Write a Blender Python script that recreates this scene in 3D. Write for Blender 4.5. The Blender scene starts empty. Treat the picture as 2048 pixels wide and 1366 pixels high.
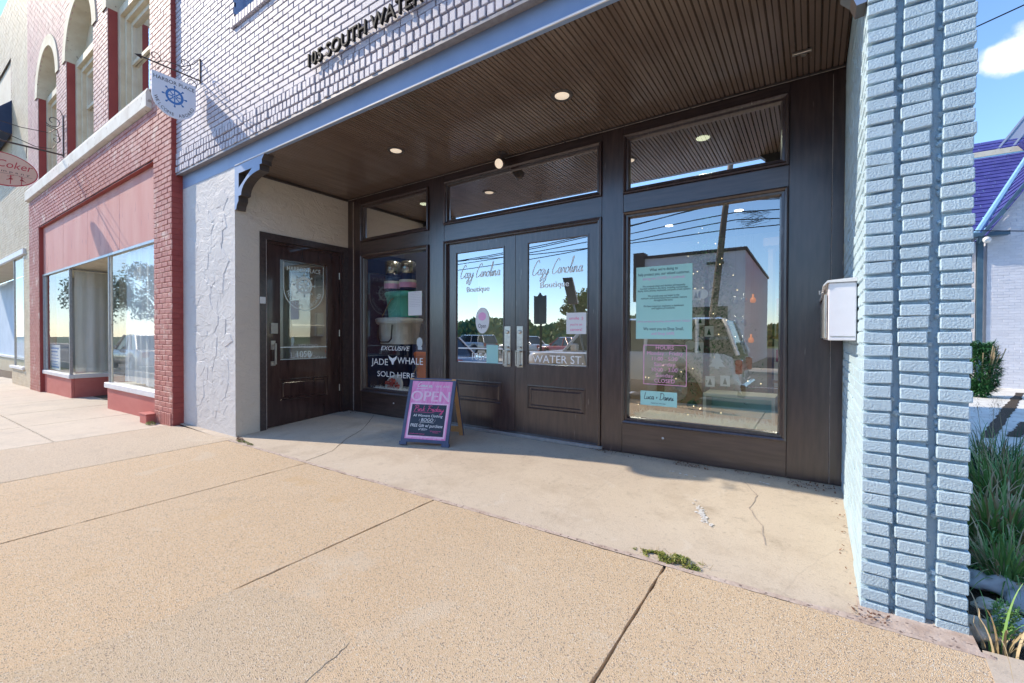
import bpy, bmesh, math, random
from mathutils import Vector, Matrix, noise
random.seed(7)
SC = bpy.context.scene
COL = SC.collection
# ------------------------------------------------------------------ camera
FPX, YAW, PIT, ROL = 886.9, .594985, -.011298, .0034917
_r = Vector((math.cos(YAW), math.sin(YAW), 0))
_f = Vector((-math.sin(YAW)*math.cos(PIT), math.cos(YAW)*math.cos(PIT), math.sin(PIT)))
_u = _r.cross(_f)
CR = _r*math.cos(ROL)+_u*math.sin(ROL)
CU = -_r*math.sin(ROL)+_u*math.cos(ROL)
cam_d = bpy.data.cameras.new("camera"); cam = bpy.data.objects.new("camera", cam_d); COL.objects.link(cam)
cam_d.sensor_width = 36; cam_d.lens = FPX/2048*36; cam_d.clip_start = .05; cam_d.clip_end = 2000
m = Matrix((CR, CU, -_f)).transposed().to_4x4(); cam.matrix_world = m
SC.camera = cam
# ------------------------------------------------------------------ sky, sun, exposure
SUN = Vector((-4.49, -1.39, 3.30)).normalized()
W = bpy.data.worlds.new("World"); SC.world = W; W.use_nodes = True
nt = W.node_tree; nt.nodes.clear()
out = nt.nodes.new("ShaderNodeOutputWorld"); bg = nt.nodes.new("ShaderNodeBackground")
sky = nt.nodes.new("ShaderNodeTexSky"); sky.sky_type = 'NISHITA'; sky.sun_disc = False
sky.sun_elevation = math.asin(SUN.z); sky.sun_rotation = math.atan2(SUN.x, SUN.y)
sky.air_density = 1.0; sky.dust_density = .05; sky.ozone_density = 5.5; sky.altitude = 10
bg.inputs[1].default_value = .15
tc = nt.nodes.new("ShaderNodeTexCoord")
# small cumulus clouds, by direction in the sky
cn = nt.nodes.new("ShaderNodeTexNoise"); cn.inputs["Scale"].default_value = 9; cn.inputs["Detail"].default_value = 9; cn.inputs["Roughness"].default_value = .6
nt.links.new(tc.outputs["Generated"], cn.inputs["Vector"])
def wdist(c, sx, sz):
    sub = nt.nodes.new("ShaderNodeVectorMath"); sub.operation = 'SUBTRACT'; sub.inputs[1].default_value = c
    nt.links.new(tc.outputs["Generated"], sub.inputs[0])
    ml = nt.nodes.new("ShaderNodeVectorMath"); ml.operation = 'MULTIPLY'; ml.inputs[1].default_value = (1/sx, 1/sx, 1/sz)
    nt.links.new(sub.outputs[0], ml.inputs[0])
    ln = nt.nodes.new("ShaderNodeVectorMath"); ln.operation = 'LENGTH'; nt.links.new(ml.outputs[0], ln.inputs[0])
    return ln.outputs["Value"]
def wm(op, a, b):
    n = nt.nodes.new("ShaderNodeMath"); n.operation = op
    for i, x in enumerate((a, b)):
        if isinstance(x, (int, float)): n.inputs[i].default_value = x
        else: nt.links.new(x, n.inputs[i])
    return n.outputs[0]
def raydir(px, py): return (_f*FPX + CR*(px-1024) - CU*(py-683)).normalized()
acc = None
for c, sx, sz in ((raydir(2045, 105), .050, .019), (raydir(2160, 40), .05, .03), (Vector((-.75, -.6, .38)).normalized(), .25, .05), (Vector((.3, -.9, .3)).normalized(), .3, .05)):
    d = wdist(c, sx, sz)
    acc = d if acc is None else wm('MINIMUM', acc, d)
dd = wm('ADD', acc, wm('MULTIPLY', wm('SUBTRACT', cn.outputs["Fac"], .5), 3.2))
mr = nt.nodes.new("ShaderNodeMapRange"); mr.interpolation_type = 'SMOOTHSTEP'
nt.links.new(dd, mr.inputs[0]); mr.inputs[1].default_value = .35; mr.inputs[2].default_value = 1.25; mr.inputs[3].default_value = 1; mr.inputs[4].default_value = 0
mx = nt.nodes.new("ShaderNodeMix"); mx.data_type = 'RGBA'
nt.links.new(mr.outputs[0], mx.inputs[0]); nt.links.new(sky.outputs[0], mx.inputs[6]); mx.inputs[7].default_value = (4.6, 4.5, 4.5, 1)
nt.links.new(mx.outputs[2], bg.inputs[0]); nt.links.new(bg.outputs[0], out.inputs[0])
sl = bpy.data.lights.new("sun", 'SUN'); sl.energy = 2.35; sl.angle = math.radians(.5); sl.color = (1, .87, .70)
so = bpy.data.objects.new("sun", sl); COL.objects.link(so); so.rotation_euler = SUN.to_track_quat('Z', 'Y').to_euler(); so.location = (-20, -8, 20)
SC.view_settings.view_transform = 'Standard'; SC.view_settings.look = 'None'; SC.view_settings.gamma = 1
SC.view_settings.exposure = 1.2
SC.cycles.max_bounces = 10; SC.cycles.diffuse_bounces = 5; SC.cycles.glossy_bounces = 5; SC.cycles.transparent_max_bounces = 12

# ------------------------------------------------------------------ measuring helpers (real planes of the place)
def ray(px, py): return _f + CR*((px-1024)/FPX) - CU*((py-683)/FPX)
def oy(px, py, Y): d = ray(px, py); return d*(Y/d.y)
def ox(px, py, X): d = ray(px, py); return d*(X/d.x)
def oz(px, py, Z): d = ray(px, py); return d*(Z/d.z)
def gz(x, y):      # ground height
    z = -1.28 + .014*(y-2.6) if y < 2.6 else (-1.28 + .0676*(y-2.6) if x > -6.2 else -1.28)
    if x < -6: z += .0125*(x+6)
    return z
# ------------------------------------------------------------------ object helpers
def tag(o, label=None, cat=None, group=None, kind=None):
    for k, v in (('label', label), ('category', cat), ('group', group), ('kind', kind)):
        if v: o[k] = v
    return o
def thing(name, label, cat, loc=(0, 0, 0), group=None, rz=0):
    o = bpy.data.objects.new(name, None); COL.objects.link(o); o.location = loc; o.rotation_euler.z = rz
    o.empty_display_size = .1
    return tag(o, label, cat, group)
OFF = {}
def root_off(p):
    return OFF.get(p.name, Vector((0, 0, 0)))
class MB:
    def __init__(s): s.v = []; s.f = []; s.m = []; s.mi = 0
    def add(s, vs, fs, mi=None):
        b = len(s.v); s.v.extend([tuple(v) for v in vs]); s.f.extend([tuple(b+i for i in f) for f in fs])
        s.m.extend([s.mi if mi is None else mi]*len(fs)); return s
    def box(s, x0, x1, y0, y1, z0, z1, mi=None):
        return s.add([(x0,y0,z0),(x1,y0,z0),(x1,y1,z0),(x0,y1,z0),(x0,y0,z1),(x1,y0,z1),(x1,y1,z1),(x0,y1,z1)],
                     [(0,3,2,1),(4,5,6,7),(0,1,5,4),(1,2,6,5),(2,3,7,6),(3,0,4,7)], mi)
    def cbox(s, x0, x1, y0, y1, z0, z1, c=.004, mi=None):   # box with chamfered edges
        X = (x0, x0+c, x1-c, x1); Y = (y0, y0+c, y1-c, y1); Z = (z0, z0+c, z1-c, z1)
        vs = []; idx = {}
        def V(i, j, k):
            key = (i, j, k)
            if key not in idx: idx[key] = len(vs); vs.append((X[i], Y[j], Z[k]))
            return idx[key]
        fs = []
        for e in (0, 3):
            fs.append((V(e,1,1),V(e,2,1),V(e,2,2),V(e,1,2))); fs.append((V(1,e,1),V(2,e,1),V(2,e,2),V(1,e,2))); fs.append((V(1,1,e),V(2,1,e),V(2,2,e),V(1,2,e)))
        q = {0: 1, 3: 2}
        for a in (0, 3):
            for b in (0, 3):
                fs.append((V(a,q[b],1),V(a,q[b],2),V(q[a],b,2),V(q[a],b,1)))
                fs.append((V(a,1,q[b]),V(a,2,q[b]),V(q[a],2,b),V(q[a],1,b)))
                fs.append((V(1,a,q[b]),V(2,a,q[b]),V(2,q[a],b),V(1,q[a],b)))
                for d in (0, 3): fs.append((V(a,q[b],q[d]),V(q[a],b,q[d]),V(q[a],q[b],d)))
        return s.add(vs, fs, mi)
    def poly(s, pts, mi=None): return s.add(pts, [tuple(range(len(pts)))], mi)
    def prism(s, pts, d, mi=None):     # pts 3D polygon, d vector
        n = len(pts); d = Vector(d); a = [Vector(p) for p in pts]
        return s.add(a+[p+d for p in a], [tuple(range(n)), tuple(range(2*n-1, n-1, -1))]+[(i, (i+1) % n, n+(i+1) % n, n+i) for i in range(n)], mi)
    def tube(s, pts, r, n=8, mi=None, r1=None, cap=True):
        pts = [Vector(p) for p in pts]; L = len(pts); rs = [r if r1 is None else r+(r1-r)*i/(L-1) for i in range(L)]
        b = len(s.v); up = None; vs = []; fs = []
        for i, p in enumerate(pts):
            t = (pts[min(i+1, L-1)]-pts[max(i-1, 0)]).normalized()
            if up is None: up = t.orthogonal().normalized()
            up = (up-t*up.dot(t)); up = up.normalized() if up.length > 1e-6 else t.orthogonal().normalized()
            w = t.cross(up)
            for k in range(n):
                a = 2*math.pi*k/n; vs.append(p+(up*math.cos(a)+w*math.sin(a))*rs[i])
        for i in range(L-1):
            for k in range(n): fs.append((i*n+k, i*n+(k+1) % n, (i+1)*n+(k+1) % n, (i+1)*n+k))
        if cap: fs.append(tuple(range(n))); fs.append(tuple((L-1)*n+k for k in range(n)))
        return s.add(vs, fs, mi)
    def lathe(s, c, prof, n=24, axis=(0, 0, 1), mi=None):   # prof [(r,h)]
        ax = Vector(axis).normalized(); a = ax.orthogonal().normalized(); b = ax.cross(a); c = Vector(c); vs = []; fs = []
        for r, h in prof:
            for k in range(n):
                t = 2*math.pi*k/n; vs.append(c+ax*h+(a*math.cos(t)+b*math.sin(t))*max(r, 1e-4))
        for i in range(len(prof)-1):
            for k in range(n): fs.append((i*n+k, i*n+(k+1) % n, (i+1)*n+(k+1) % n, (i+1)*n+k))
        return s.add(vs, fs, mi)
    def blob(s, c, r, seed=0, amp=.25, sub=2, sc=(1, 1, 1), fr=1.5, mi=None):
        bm = bmesh.new(); bmesh.ops.create_icosphere(bm, subdivisions=sub, radius=1)
        vs = []
        for v in bm.verts:
            k = 1+amp*noise.noise(v.co*fr+Vector((seed*3.7, seed*1.3, 0)))*2
            vs.append(Vector(c)+Vector((v.co.x*sc[0], v.co.y*sc[1], v.co.z*sc[2]))*r*k)
        bm.verts.index_update(); fs = [tuple(v.index for v in f.verts) for f in bm.faces]; bm.free()
        return s.add(vs, fs, mi)
    def rings(s, P, x0, x1, z0, z1, rs, mi=None, close=False):  # mitred moulding: rs = [(inset, depth)]
        vs = []
        for i, d in rs:
            for (u, z) in ((x0+i, z0+i), (x1-i, z0+i), (x1-i, z1-i), (x0+i, z1-i)): vs.append(P(u, z, d))
        fs = []
        for k in range(len(rs)-1):
            for j in range(4): fs.append((k*4+j, k*4+(j+1) % 4, (k+1)*4+(j+1) % 4, (k+1)*4+j))
        if close: b = 4*(len(rs)-1); fs.append((b, b+1, b+2, b+3))
        return s.add(vs, fs, mi)
    def pbox(s, P, u0, u1, z0, z1, d0, d1, mi=None):
        vs = [P(u, z, d) for d in (d0, d1) for (u, z) in ((u0, z0), (u1, z0), (u1, z1), (u0, z1))]
        return s.add(vs, [(0,1,2,3),(7,6,5,4),(0,4,5,1),(1,5,6,2),(2,6,7,3),(3,7,4,0)], mi)
    def text(s, t, P, u, z, w=None, h=.1, d=0, align='L', ext=0, mi=None, shear=0, rot=0):
        c = bpy.data.curves.new("t", 'FONT'); c.body = t; c.size = 1; c.extrude = ext; c.shear = shear; c.resolution_u = 3
        o = bpy.data.objects.new("t", c); me = bpy.data.meshes.new_from_object(o)
        if len(me.vertices) == 0: return s
        xs = [v.co.x for v in me.vertices]; x0, x1 = min(xs), max(xs)
        sy = h/.69; sx = sy if w is None else w/(x1-x0); W_ = (x1-x0)*sx
        du = 0 if align == 'L' else (-W_/2 if align == 'C' else -W_)
        cr, sr = math.cos(rot), math.sin(rot)
        vs = []
        for v in me.vertices:
            a = (v.co.x-x0)*sx+du; b = v.co.y*sy
            vs.append(P(u+a*cr-b*sr, z+a*sr+b*cr, d-v.co.z))
        s.add(vs, [tuple(p.vertices) for p in me.polygons], mi)
        bpy.data.objects.remove(o); bpy.data.curves.remove(c); bpy.data.meshes.remove(me)
        return s
    def ribbon(s, pts, P, w, d=0, mi=None):     # flat stroke in a plane; pts [(u,z)]
        n = len(pts); vs = []
        for i, (a, b) in enumerate(pts):
            p0 = pts[max(i-1, 0)]; p1 = pts[min(i+1, n-1)]; tx, ty = p1[0]-p0[0], p1[1]-p0[1]; l = math.hypot(tx, ty) or 1
            nx, ny = -ty/l*w/2, tx/l*w/2
            vs += [P(a+nx, b+ny, d), P(a-nx, b-ny, d)]
        return s.add(vs, [(2*i, 2*i+1, 2*i+3, 2*i+2) for i in range(n-1)], mi)
    def build(s, name, mats, parent=None, smooth=False, label=None):
        off = root_off(parent) if parent else Vector((0, 0, 0))
        me = bpy.data.meshes.new(name)
        vs = s.v if off.length == 0 else [tuple(Vector(v)-off) for v in s.v]
        me.from_pydata(vs, [], s.f)
        if not isinstance(mats, (list, tuple)): mats = [mats]
        for k in mats: me.materials.append(k)
        if len(mats) > 1: me.polygons.foreach_set("material_index", s.m)
        if smooth: me.polygons.foreach_set("use_smooth", [True]*len(me.polygons))
        me.update()
        o = bpy.data.objects.new(name, me); COL.objects.link(o)
        if parent is not None:
            o.parent = parent; OFF[o.name] = off
        if label: o['label'] = label
        return o
def anchored(name, label, cat, loc, group=None):   # an Empty at loc; children are given in world coordinates
    e = thing(name, label, cat, loc, group); OFF[e.name] = Vector(loc); return e
def solo(mb, name, mats, label, cat, group=None, smooth=False, kind=None, loc=None):
    if loc is None and mb.v:
        n = len(mb.v); loc = (sum(v[0] for v in mb.v)/n, sum(v[1] for v in mb.v)/n, min(v[2] for v in mb.v))
    L = Vector(loc); mb.v = [tuple(Vector(v)-L) for v in mb.v]
    o = mb.build(name, mats, smooth=smooth); o.location = L
    return tag(o, label, cat, group, kind)
def struct(mb, name, mats, smooth=False):
    o = mb.build(name, mats, smooth=smooth); o['kind'] = 'structure'; return o
def copy_tree(o, parent=None):
    c = o.copy(); COL.objects.link(c); c.parent = parent
    for ch in list(o.children): copy_tree(ch, c)
    return c
# ------------------------------------------------------------------ materials
def newmat(name):
    m = bpy.data.materials.new(name); m.use_nodes = True; t = m.node_tree; b = t.nodes["Principled BSDF"]; return m, t, b
def N(t, typ, **kw):
    n = t.nodes.new(typ)
    for k, v in kw.items():
        if k in n.inputs: n.inputs[k].default_value = v
        else: setattr(n, k, v)
    return n
def c4(c): return (c[0], c[1], c[2], 1)
def pos(t, scale=(1, 1, 1)):
    g = N(t, "ShaderNodeNewGeometry"); mp = N(t, "ShaderNodeMapping"); mp.inputs["Scale"].default_value = scale
    t.links.new(g.outputs["Position"], mp.inputs["Vector"]); return mp.outputs[0]
def mixc(t, f, a, b, blend='MIX'):
    n = N(t, "ShaderNodeMix", data_type='RGBA', blend_type=blend)
    if isinstance(f, (int, float)): n.inputs[0].default_value = f
    else: t.links.new(f, n.inputs[0])
    for i, x in ((6, a), (7, b)):
        if isinstance(x, (tuple, list)): n.inputs[i].default_value = c4(x)
        else: t.links.new(x, n.inputs[i])
    return n.outputs[2]
def ramp(t, v, lo, hi, a=0., b=1.):
    n = N(t, "ShaderNodeMapRange"); n.inputs[1].default_value = lo; n.inputs[2].default_value = hi; n.inputs[3].default_value = a; n.inputs[4].default_value = b
    t.links.new(v, n.inputs[0]); return n.outputs[0]
def noi(t, v, s, det=4, ro=.55, dist=0):
    n = N(t, "ShaderNodeTexNoise"); n.inputs["Scale"].default_value = s; n.inputs["Detail"].default_value = det; n.inputs["Roughness"].default_value = ro; n.inputs["Distortion"].default_value = dist
    t.links.new(v, n.inputs["Vector"]); return n.outputs["Fac"]
def bump(t, b, h, st=.5, dist=.01, prev=None):
    n = N(t, "ShaderNodeBump"); n.inputs["Strength"].default_value = st; n.inputs["Distance"].default_value = dist
    t.links.new(h, n.inputs["Height"])
    if prev is not None: t.links.new(prev, n.inputs["Normal"])
    t.links.new(n.outputs[0], b.inputs["Normal"]); return n.outputs[0]
def mat(name, c1, c2=None, ns=6, rough=.6, metal=0, bs=None, bst=.3, bd=.004, vscale=(1, 1, 1), lo=.35, hi=.65, spec=.5, coat=0, speck=None, speckc=(0, 0, 0), bs2=None, bd2=.002):
    m, t, b = newmat(name); b.inputs["Roughness"].default_value = rough; b.inputs["Metallic"].default_value = metal
    b.inputs["Specular IOR Level"].default_value = spec; b.inputs["Coat Weight"].default_value = coat; b.inputs["Coat IOR"].default_value = 1.60 if coat == .9 else 1.5; b.inputs["Coat Roughness"].default_value = .22 if coat == .9 else .03
    P = pos(t, vscale)
    c = c1
    if c2 is not None:
        c = mixc(t, ramp(t, noi(t, P, ns), lo, hi), c1, c2)
    if speck:
        c = mixc(t, ramp(t, noi(t, P, speck[0], 2), speck[1], speck[1]+.04), c, speckc)
    if isinstance(c, (tuple, list)): b.inputs["Base Color"].default_value = c4(c)
    else: t.links.new(c, b.inputs["Base Color"])
    pv = None
    if bs: pv = bump(t, b, noi(t, P, bs, 3), bst, bd)
    if bs2: bump(t, b, noi(t, P, bs2, 2), bst, bd2, pv)
    return m
def emis(name, c, s):
    m, t, b = newmat(name); b.inputs["Emission Color"].default_value = c4(c); b.inputs["Emission Strength"].default_value = s; b.inputs["Base Color"].default_value = c4(c); return m
def glassmat(name, refl=.35, tint=(.8, .9, .88), rough=0.0, dirt=0.0, hi=.95):
    m = bpy.data.materials.new(name); m.use_nodes = True; t = m.node_tree; t.nodes.clear()
    o = N(t, "ShaderNodeOutputMaterial"); tr = N(t, "ShaderNodeBsdfTransparent"); tr.inputs[0].default_value = c4(tint)
    gl = N(t, "ShaderNodeBsdfGlossy"); gl.inputs["Roughness"].default_value = rough; gl.inputs[0].default_value = (1, 1, 1, 1)
    lw = N(t, "ShaderNodeLayerWeight"); lw.inputs[0].default_value = .5
    f = ramp(t, lw.outputs["Facing"], .35, 1, refl, hi)
    mx = N(t, "ShaderNodeMixShader"); t.links.new(f, mx.inputs[0]); t.links.new(tr.outputs[0], mx.inputs[1]); t.links.new(gl.outputs[0], mx.inputs[2])
    last = mx.outputs[0]
    if dirt:
        df = N(t, "ShaderNodeBsdfDiffuse"); df.inputs[0].default_value = (.8, .82, .82, 1)
        P = pos(t, (1, 1, .35)); k = ramp(t, noi(t, P, 7, 5), .3, .8, 0, dirt)
        m2 = N(t, "ShaderNodeMixShader"); t.links.new(k, m2.inputs[0]); t.links.new(last, m2.inputs[1]); t.links.new(df.outputs[0], m2.inputs[2]); last = m2.outputs[0]
    g2 = N(t, "ShaderNodeNewGeometry"); bn = N(t, "ShaderNodeBump"); bn.inputs["Strength"].default_value = .02; bn.inputs["Distance"].default_value = .02
    t.links.new(noi(t, g2.outputs["Position"], 1.3, 1), bn.inputs["Height"]); t.links.new(bn.outputs[0], gl.inputs["Normal"])
    t.links.new(last, o.inputs[0]); return m

def painted_brick(name, c1, c2, bs=220, bst=.5, bd=.003, worn=None, wornth=.6, rough=.6):
    m, t, b = newmat(name); P = pos(t); b.inputs["Roughness"].default_value = rough
    c = mixc(t, ramp(t, noi(t, P, 2.2, 5), .3, .7), c1, c2)
    if worn:
        c = mixc(t, ramp(t, noi(t, P, 3.1, 9, .7), wornth, wornth+.12), c, worn)
    c = mixc(t, ramp(t, noi(t, P, 60, 3), .62, .75, 0, .25), c, tuple(x*.6 for x in c1))
    gi = N(t, "ShaderNodeNewGeometry"); c = mixc(t, ramp(t, gi.outputs["Random Per Island"], 0, 1, 0, .28), c, tuple(x*.68 for x in c1))
    c = mixc(t, ramp(t, noi(t, P, 1.4, 9, .75), .58, .72, 0, .4), c, tuple(x*.72 for x in c1))
    c = mixc(t, ramp(t, noi(t, P, 17, 7, .8), .66, .70, 0, .5), c, tuple(x*.5 for x in c1))
    t.links.new(c, b.inputs["Base Color"])
    pv = bump(t, b, noi(t, P, bs, 3), bst, bd); bump(t, b, noi(t, P, 22, 3), .3, .004, pv)
    return m
M = {}
M['brick_lav'] = painted_brick('lavender grey brick paint', (.53, .50, .54), (.62, .585, .62), bs=150, bst=.8, bd=.004)
M['brick_blue'] = painted_brick('pale blue brick paint', (.45, .60, .68), (.52, .66, .73), bs=125, bst=.9, bd=.0055)
M['brick_pink'] = painted_brick('faded red brick paint', (.44, .14, .11), (.52, .22, .18), worn=(.66, .46, .38), wornth=.54)
M['brick_pinkup'] = painted_brick('weathered pink brick paint', (.60, .36, .32), (.68, .48, .41), worn=(.42, .24, .20), wornth=.55)
M['brick_red'] = painted_brick('deep red brick and reveal shade', (.30, .045, .04), (.36, .07, .055))  # on the red building's reveals this red holds their shade as colour
M['brick_tan'] = painted_brick('tan glazed brick', (.62, .50, .33), (.70, .60, .44), worn=(.48, .34, .2), wornth=.6)
M['brick_white'] = painted_brick('white painted brick', (.66, .68, .74), (.74, .75, .80))
M['cream'] = mat('cream stucco', (.74, .68, .52), (.66, .58, .42), 5, .8, bs=40, bst=.4, speck=(18, .68), speckc=(.3, .22, .14))
M['creamwood'] = mat('cream window paint', (.70, .62, .44), (.60, .50, .33), 4, .6, bs=60)
M['stone'] = mat('belt stone', (.80, .78, .70), (.66, .62, .54), 3, .8, bs=70, bst=.5, speck=(9, .66), speckc=(.42, .36, .3))
M['fascia'] = mat('blue grey fascia paint', (.22, .31, .48), (.26, .35, .52), 3, .45, bs=90, bst=.1)
M['steel'] = mat('painted steel lintel', (.25, .24, .25), (.33, .32, .33), 20, .5, bs=80, bst=.2)
M['wood'] = mat('dark brown stained wood', (.028, .014, .013), (.056, .031, .028), 30, .34, bs=60, bst=.25, bd=.0015, vscale=(1, 1, .12), coat=.9, speck=(26, .70), speckc=(.12, .095, .088))
M['woodh'] = mat('dark brown board paint', (.030, .016, .015), (.058, .034, .031), 34, .34, bs=70, bst=.22, bd=.0015, vscale=(.1, 1, 1), coat=.9)
M['wooddoor'] = mat('near black red varnish', (.036, .016, .014), (.065, .032, .027), 18, .2, bs=50, bst=.2, bd=.001, vscale=(1, 1, .15), coat=.5)
M['soffit'] = mat('chocolate soffit paint', (.14, .098, .076), (.175, .126, .10), 8, .20, bs=120, bst=.12, bd=.001, vscale=(1, .12, 1), speck=(60, .74), speckc=(.22, .18, .16))
M['bronze'] = mat('dark bronze paint', (.06, .05, .047), (.08, .065, .06), 9, .4)
M['caulk'] = mat('cream caulk line', (.30, .25, .22), (.45, .38, .33), 40, .6)
M['black'] = mat('black paint', (.012, .012, .014), None, rough=.7, spec=.25)
M['iron'] = mat('wrought iron', (.03, .03, .035), (.09, .05, .035), 60, .5, bs=120, bst=.3)
M['nickel'] = mat('satin nickel', (.62, .58, .52), (.52, .48, .43), 30, .33, metal=.9)
M['brass'] = mat('dull brass', (.42, .34, .22), None, rough=.4, metal=.8)
M['white'] = mat('white paint', (.78, .77, .76), (.70, .69, .69), 6, .45, bs=40, bst=.1)
M['whiteshade'] = mat('white enamel', (.72, .70, .74), (.78, .76, .80), 3, .3, coat=.3)
M['vinyl'] = mat('frosted white vinyl', (.92, .95, .95), None, rough=.6)
M['vinylpale'] = mat('pale green vinyl', (.80, .90, .84), None, rough=.6)
M['pinkvinyl'] = mat('pink vinyl', (.85, .42, .68), None, rough=.5)
M['signblue'] = mat('blue sign ink', (.05, .20, .52), None, rough=.4)
M['signwhite'] = mat('white sign board', (.72, .76, .84), (.78, .80, .86), 4, .4)
M['signdark'] = mat('black sign ink', (.03, .03, .05), None, rough=.5)
M['signcream'] = mat('peach sign board', (.62, .42, .31), (.67, .48, .37), 3, .5)
M['signred'] = mat('crimson sign ink', (.45, .03, .05), None, rough=.5)
M['redpanel'] = mat('salmon red panel', (.58, .23, .18), (.64, .31, .25), 2.2, .6, bs=60, bst=.15, vscale=(1, 1, .25), speck=(11, .66), speckc=(.48, .2, .18))
M['redpaint'] = mat('brick red paint', (.50, .13, .11), (.56, .18, .15), 3, .55, bs=60, bst=.15, vscale=(.4, 1, 1))
M['alu'] = mat('aluminium frame', (.45, .46, .47), (.35, .36, .37), 20, .4, metal=.7)
M['curtain'] = mat('ivory curtain', (.78, .78, .74), (.66, .67, .63), 3, .9, vscale=(4, 4, .3))
M['curtain2'] = mat('cream drape', (.78, .72, .62), (.66, .62, .53), 3, .9, vscale=(4, 4, .3))
M['paperwhite'] = mat('white paper', (.78, .80, .80), None, rough=.8)
M['mint'] = mat('mint paper', (.40, .72, .66), (.43, .75, .69), 2, .7)
M['pinkpaper'] = mat('pink print', (.80, .22, .50), (.88, .42, .66), 9, .5, vscale=(5, 1, .5))
M['pinklight'] = mat('light pink border', (.90, .50, .72), (.95, .66, .80), 14, .5, vscale=(4, 1, .6))
M['chalk'] = mat('chalkboard', (.020, .038, .062), (.03, .05, .08), 8, .6)
M['chalkpink'] = mat('pink chalk', (.85, .12, .32), None, rough=.8)
M['ply'] = mat('raw pine board', (.48, .28, .12), (.58, .36, .17), 20, .6, vscale=(1, 1, .15))
M['navy'] = mat('navy frame paint', (.06, .08, .15), (.09, .11, .19), 12, .4)
M['teal'] = mat('seafoam plastic', (.10, .52, .42), None, rough=.35)
M['plastic'] = mat('white plastic', (.70, .72, .70), None, rough=.35)
M['orange'] = mat('orange plastic', (.70, .14, .03), None, rough=.35)
M['navyfab'] = mat('navy jar', (.02, .04, .12), None, rough=.2)
M['silver'] = mat('silver foil', (.7, .72, .72), (.4, .42, .42), 60, .25, metal=.8)
M['redfab'] = mat('cranberry red', (.42, .03, .03), (.6, .12, .1), 30, .6)
M['green'] = mat('fir green', (.02, .07, .03), (.04, .12, .05), 30, .7)
M['kraft'] = mat('kraft box', (.36, .22, .12), None, rough=.8)
M['woodlight'] = mat('whitewashed wood', (.66, .66, .56), (.58, .58, .5), 20, .6, vscale=(.1, 1, 1))
M['inwall'] = mat('shop wall', (.34, .36, .36), (.40, .41, .41), 2, .8)
M['infloor'] = mat('shop floor', (.11, .09, .07), (.15, .12, .1), 8, .4)
M['inceil'] = mat('shop ceiling', (.03, .035, .033), None, rough=.8)
M['lamp'] = emis('warm lamp', (1, .86, .62), 3.2)
M['lampdim'] = emis('warm diffuser', (1, .84, .66), .24)
M['fairy'] = emis('fairy light', (1, .74, .42), 1.5)
M['bulborange'] = emis('orange bulb', (1, .34, .08), .22)
M['glass'] = glassmat('storefront glass', .36, (.8, .9, .87))
M['glassdoor'] = glassmat('door glass', .42, (.55, .66, .66))
M['glasst'] = glassmat('transom glass', .78, (.4, .5, .47))
M['glassred'] = glassmat('old shop glass', .12, (.95, .98, .97), dirt=.10, hi=.34)
M['glasssmall'] = glassmat('bucket window glass', .16, (.9, .96, .94), hi=.6)
M['glassside'] = glassmat('side door glass', .45, (.85, .92, .86))
M['glassup'] = glassmat('upstairs glass', .75, (.4, .45, .5))
M['rock1'] = mat('tan river rock', (.55, .42, .30), (.74, .64, .52), 14, .55, bs=40, speck=(22, .62), speckc=(.2, .13, .08))
M['rock2'] = mat('grey river rock', (.50, .50, .50), (.66, .66, .66), 9, .6, bs=40)
M['soil'] = mat('dark mulch', (.045, .032, .022), (.10, .07, .045), 40, .95, bs=50, bst=1, bd=.03)
M['asphalt'] = mat('asphalt', (.10, .10, .105), (.14, .14, .14), 6, .9, bs=150, bst=.4)
M['lawn'] = mat('lawn', (.07, .13, .03), (.12, .17, .05), 2, .95, bs=30, bst=.8, bd=.04)
M['dirt'] = mat('joint dirt', (.07, .05, .035), (.15, .11, .07), 30, .95, bs=60)
M['kerb'] = mat('kerb concrete', (.40, .38, .34), (.48, .45, .4), 6, .85, bs=120)
M['mortar'] = mat('pale mortar line', (.56, .46, .39), (.42, .32, .26), 14, .9, bs=60, bst=.8, bd=.006, speck=(40, .62), speckc=(.2, .15, .13))
M['shingle'] = mat('cobalt shingle', (.05, .05, .22), (.08, .08, .30), 4, .55, bs=140, bst=.3)
M['copper'] = mat('pale blue valley metal', (.25, .50, .68), (.32, .58, .74), 5, .4)
M['tealpaint'] = mat('slate teal trim', (.05, .11, .17), (.07, .14, .2), 5, .4)
M['metalroof'] = mat('ribbed metal roof', (.30, .34, .42), None, rough=.35, metal=.3)

def leafmat(name, a, b, rough=.55):
    m, t, bs = newmat(name); g = N(t, "ShaderNodeNewGeometry")
    c = mixc(t, g.outputs["Random Per Island"], a, b)
    t.links.new(c, bs.inputs["Base Color"]); bs.inputs["Roughness"].default_value = rough
    return m
M['leafgreen'] = leafmat('leaf green', (.035, .09, .02), (.10, .17, .04))
M['leafdark'] = leafmat('dark leaf', (.02, .10, .03), (.06, .20, .07))
M['grassblade'] = leafmat('grass blade', (.08, .24, .05), (.26, .42, .12))
M['straw'] = leafmat('dry straw', (.36, .27, .14), (.58, .46, .28))
M['moss'] = leafmat('moss leaf', (.13, .20, .03), (.34, .32, .08))
M['dryleaf'] = leafmat('dry leaf', (.10, .04, .025), (.26, .13, .07))
M['seed'] = leafmat('seed head', (.30, .20, .13), (.42, .30, .2))

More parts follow.
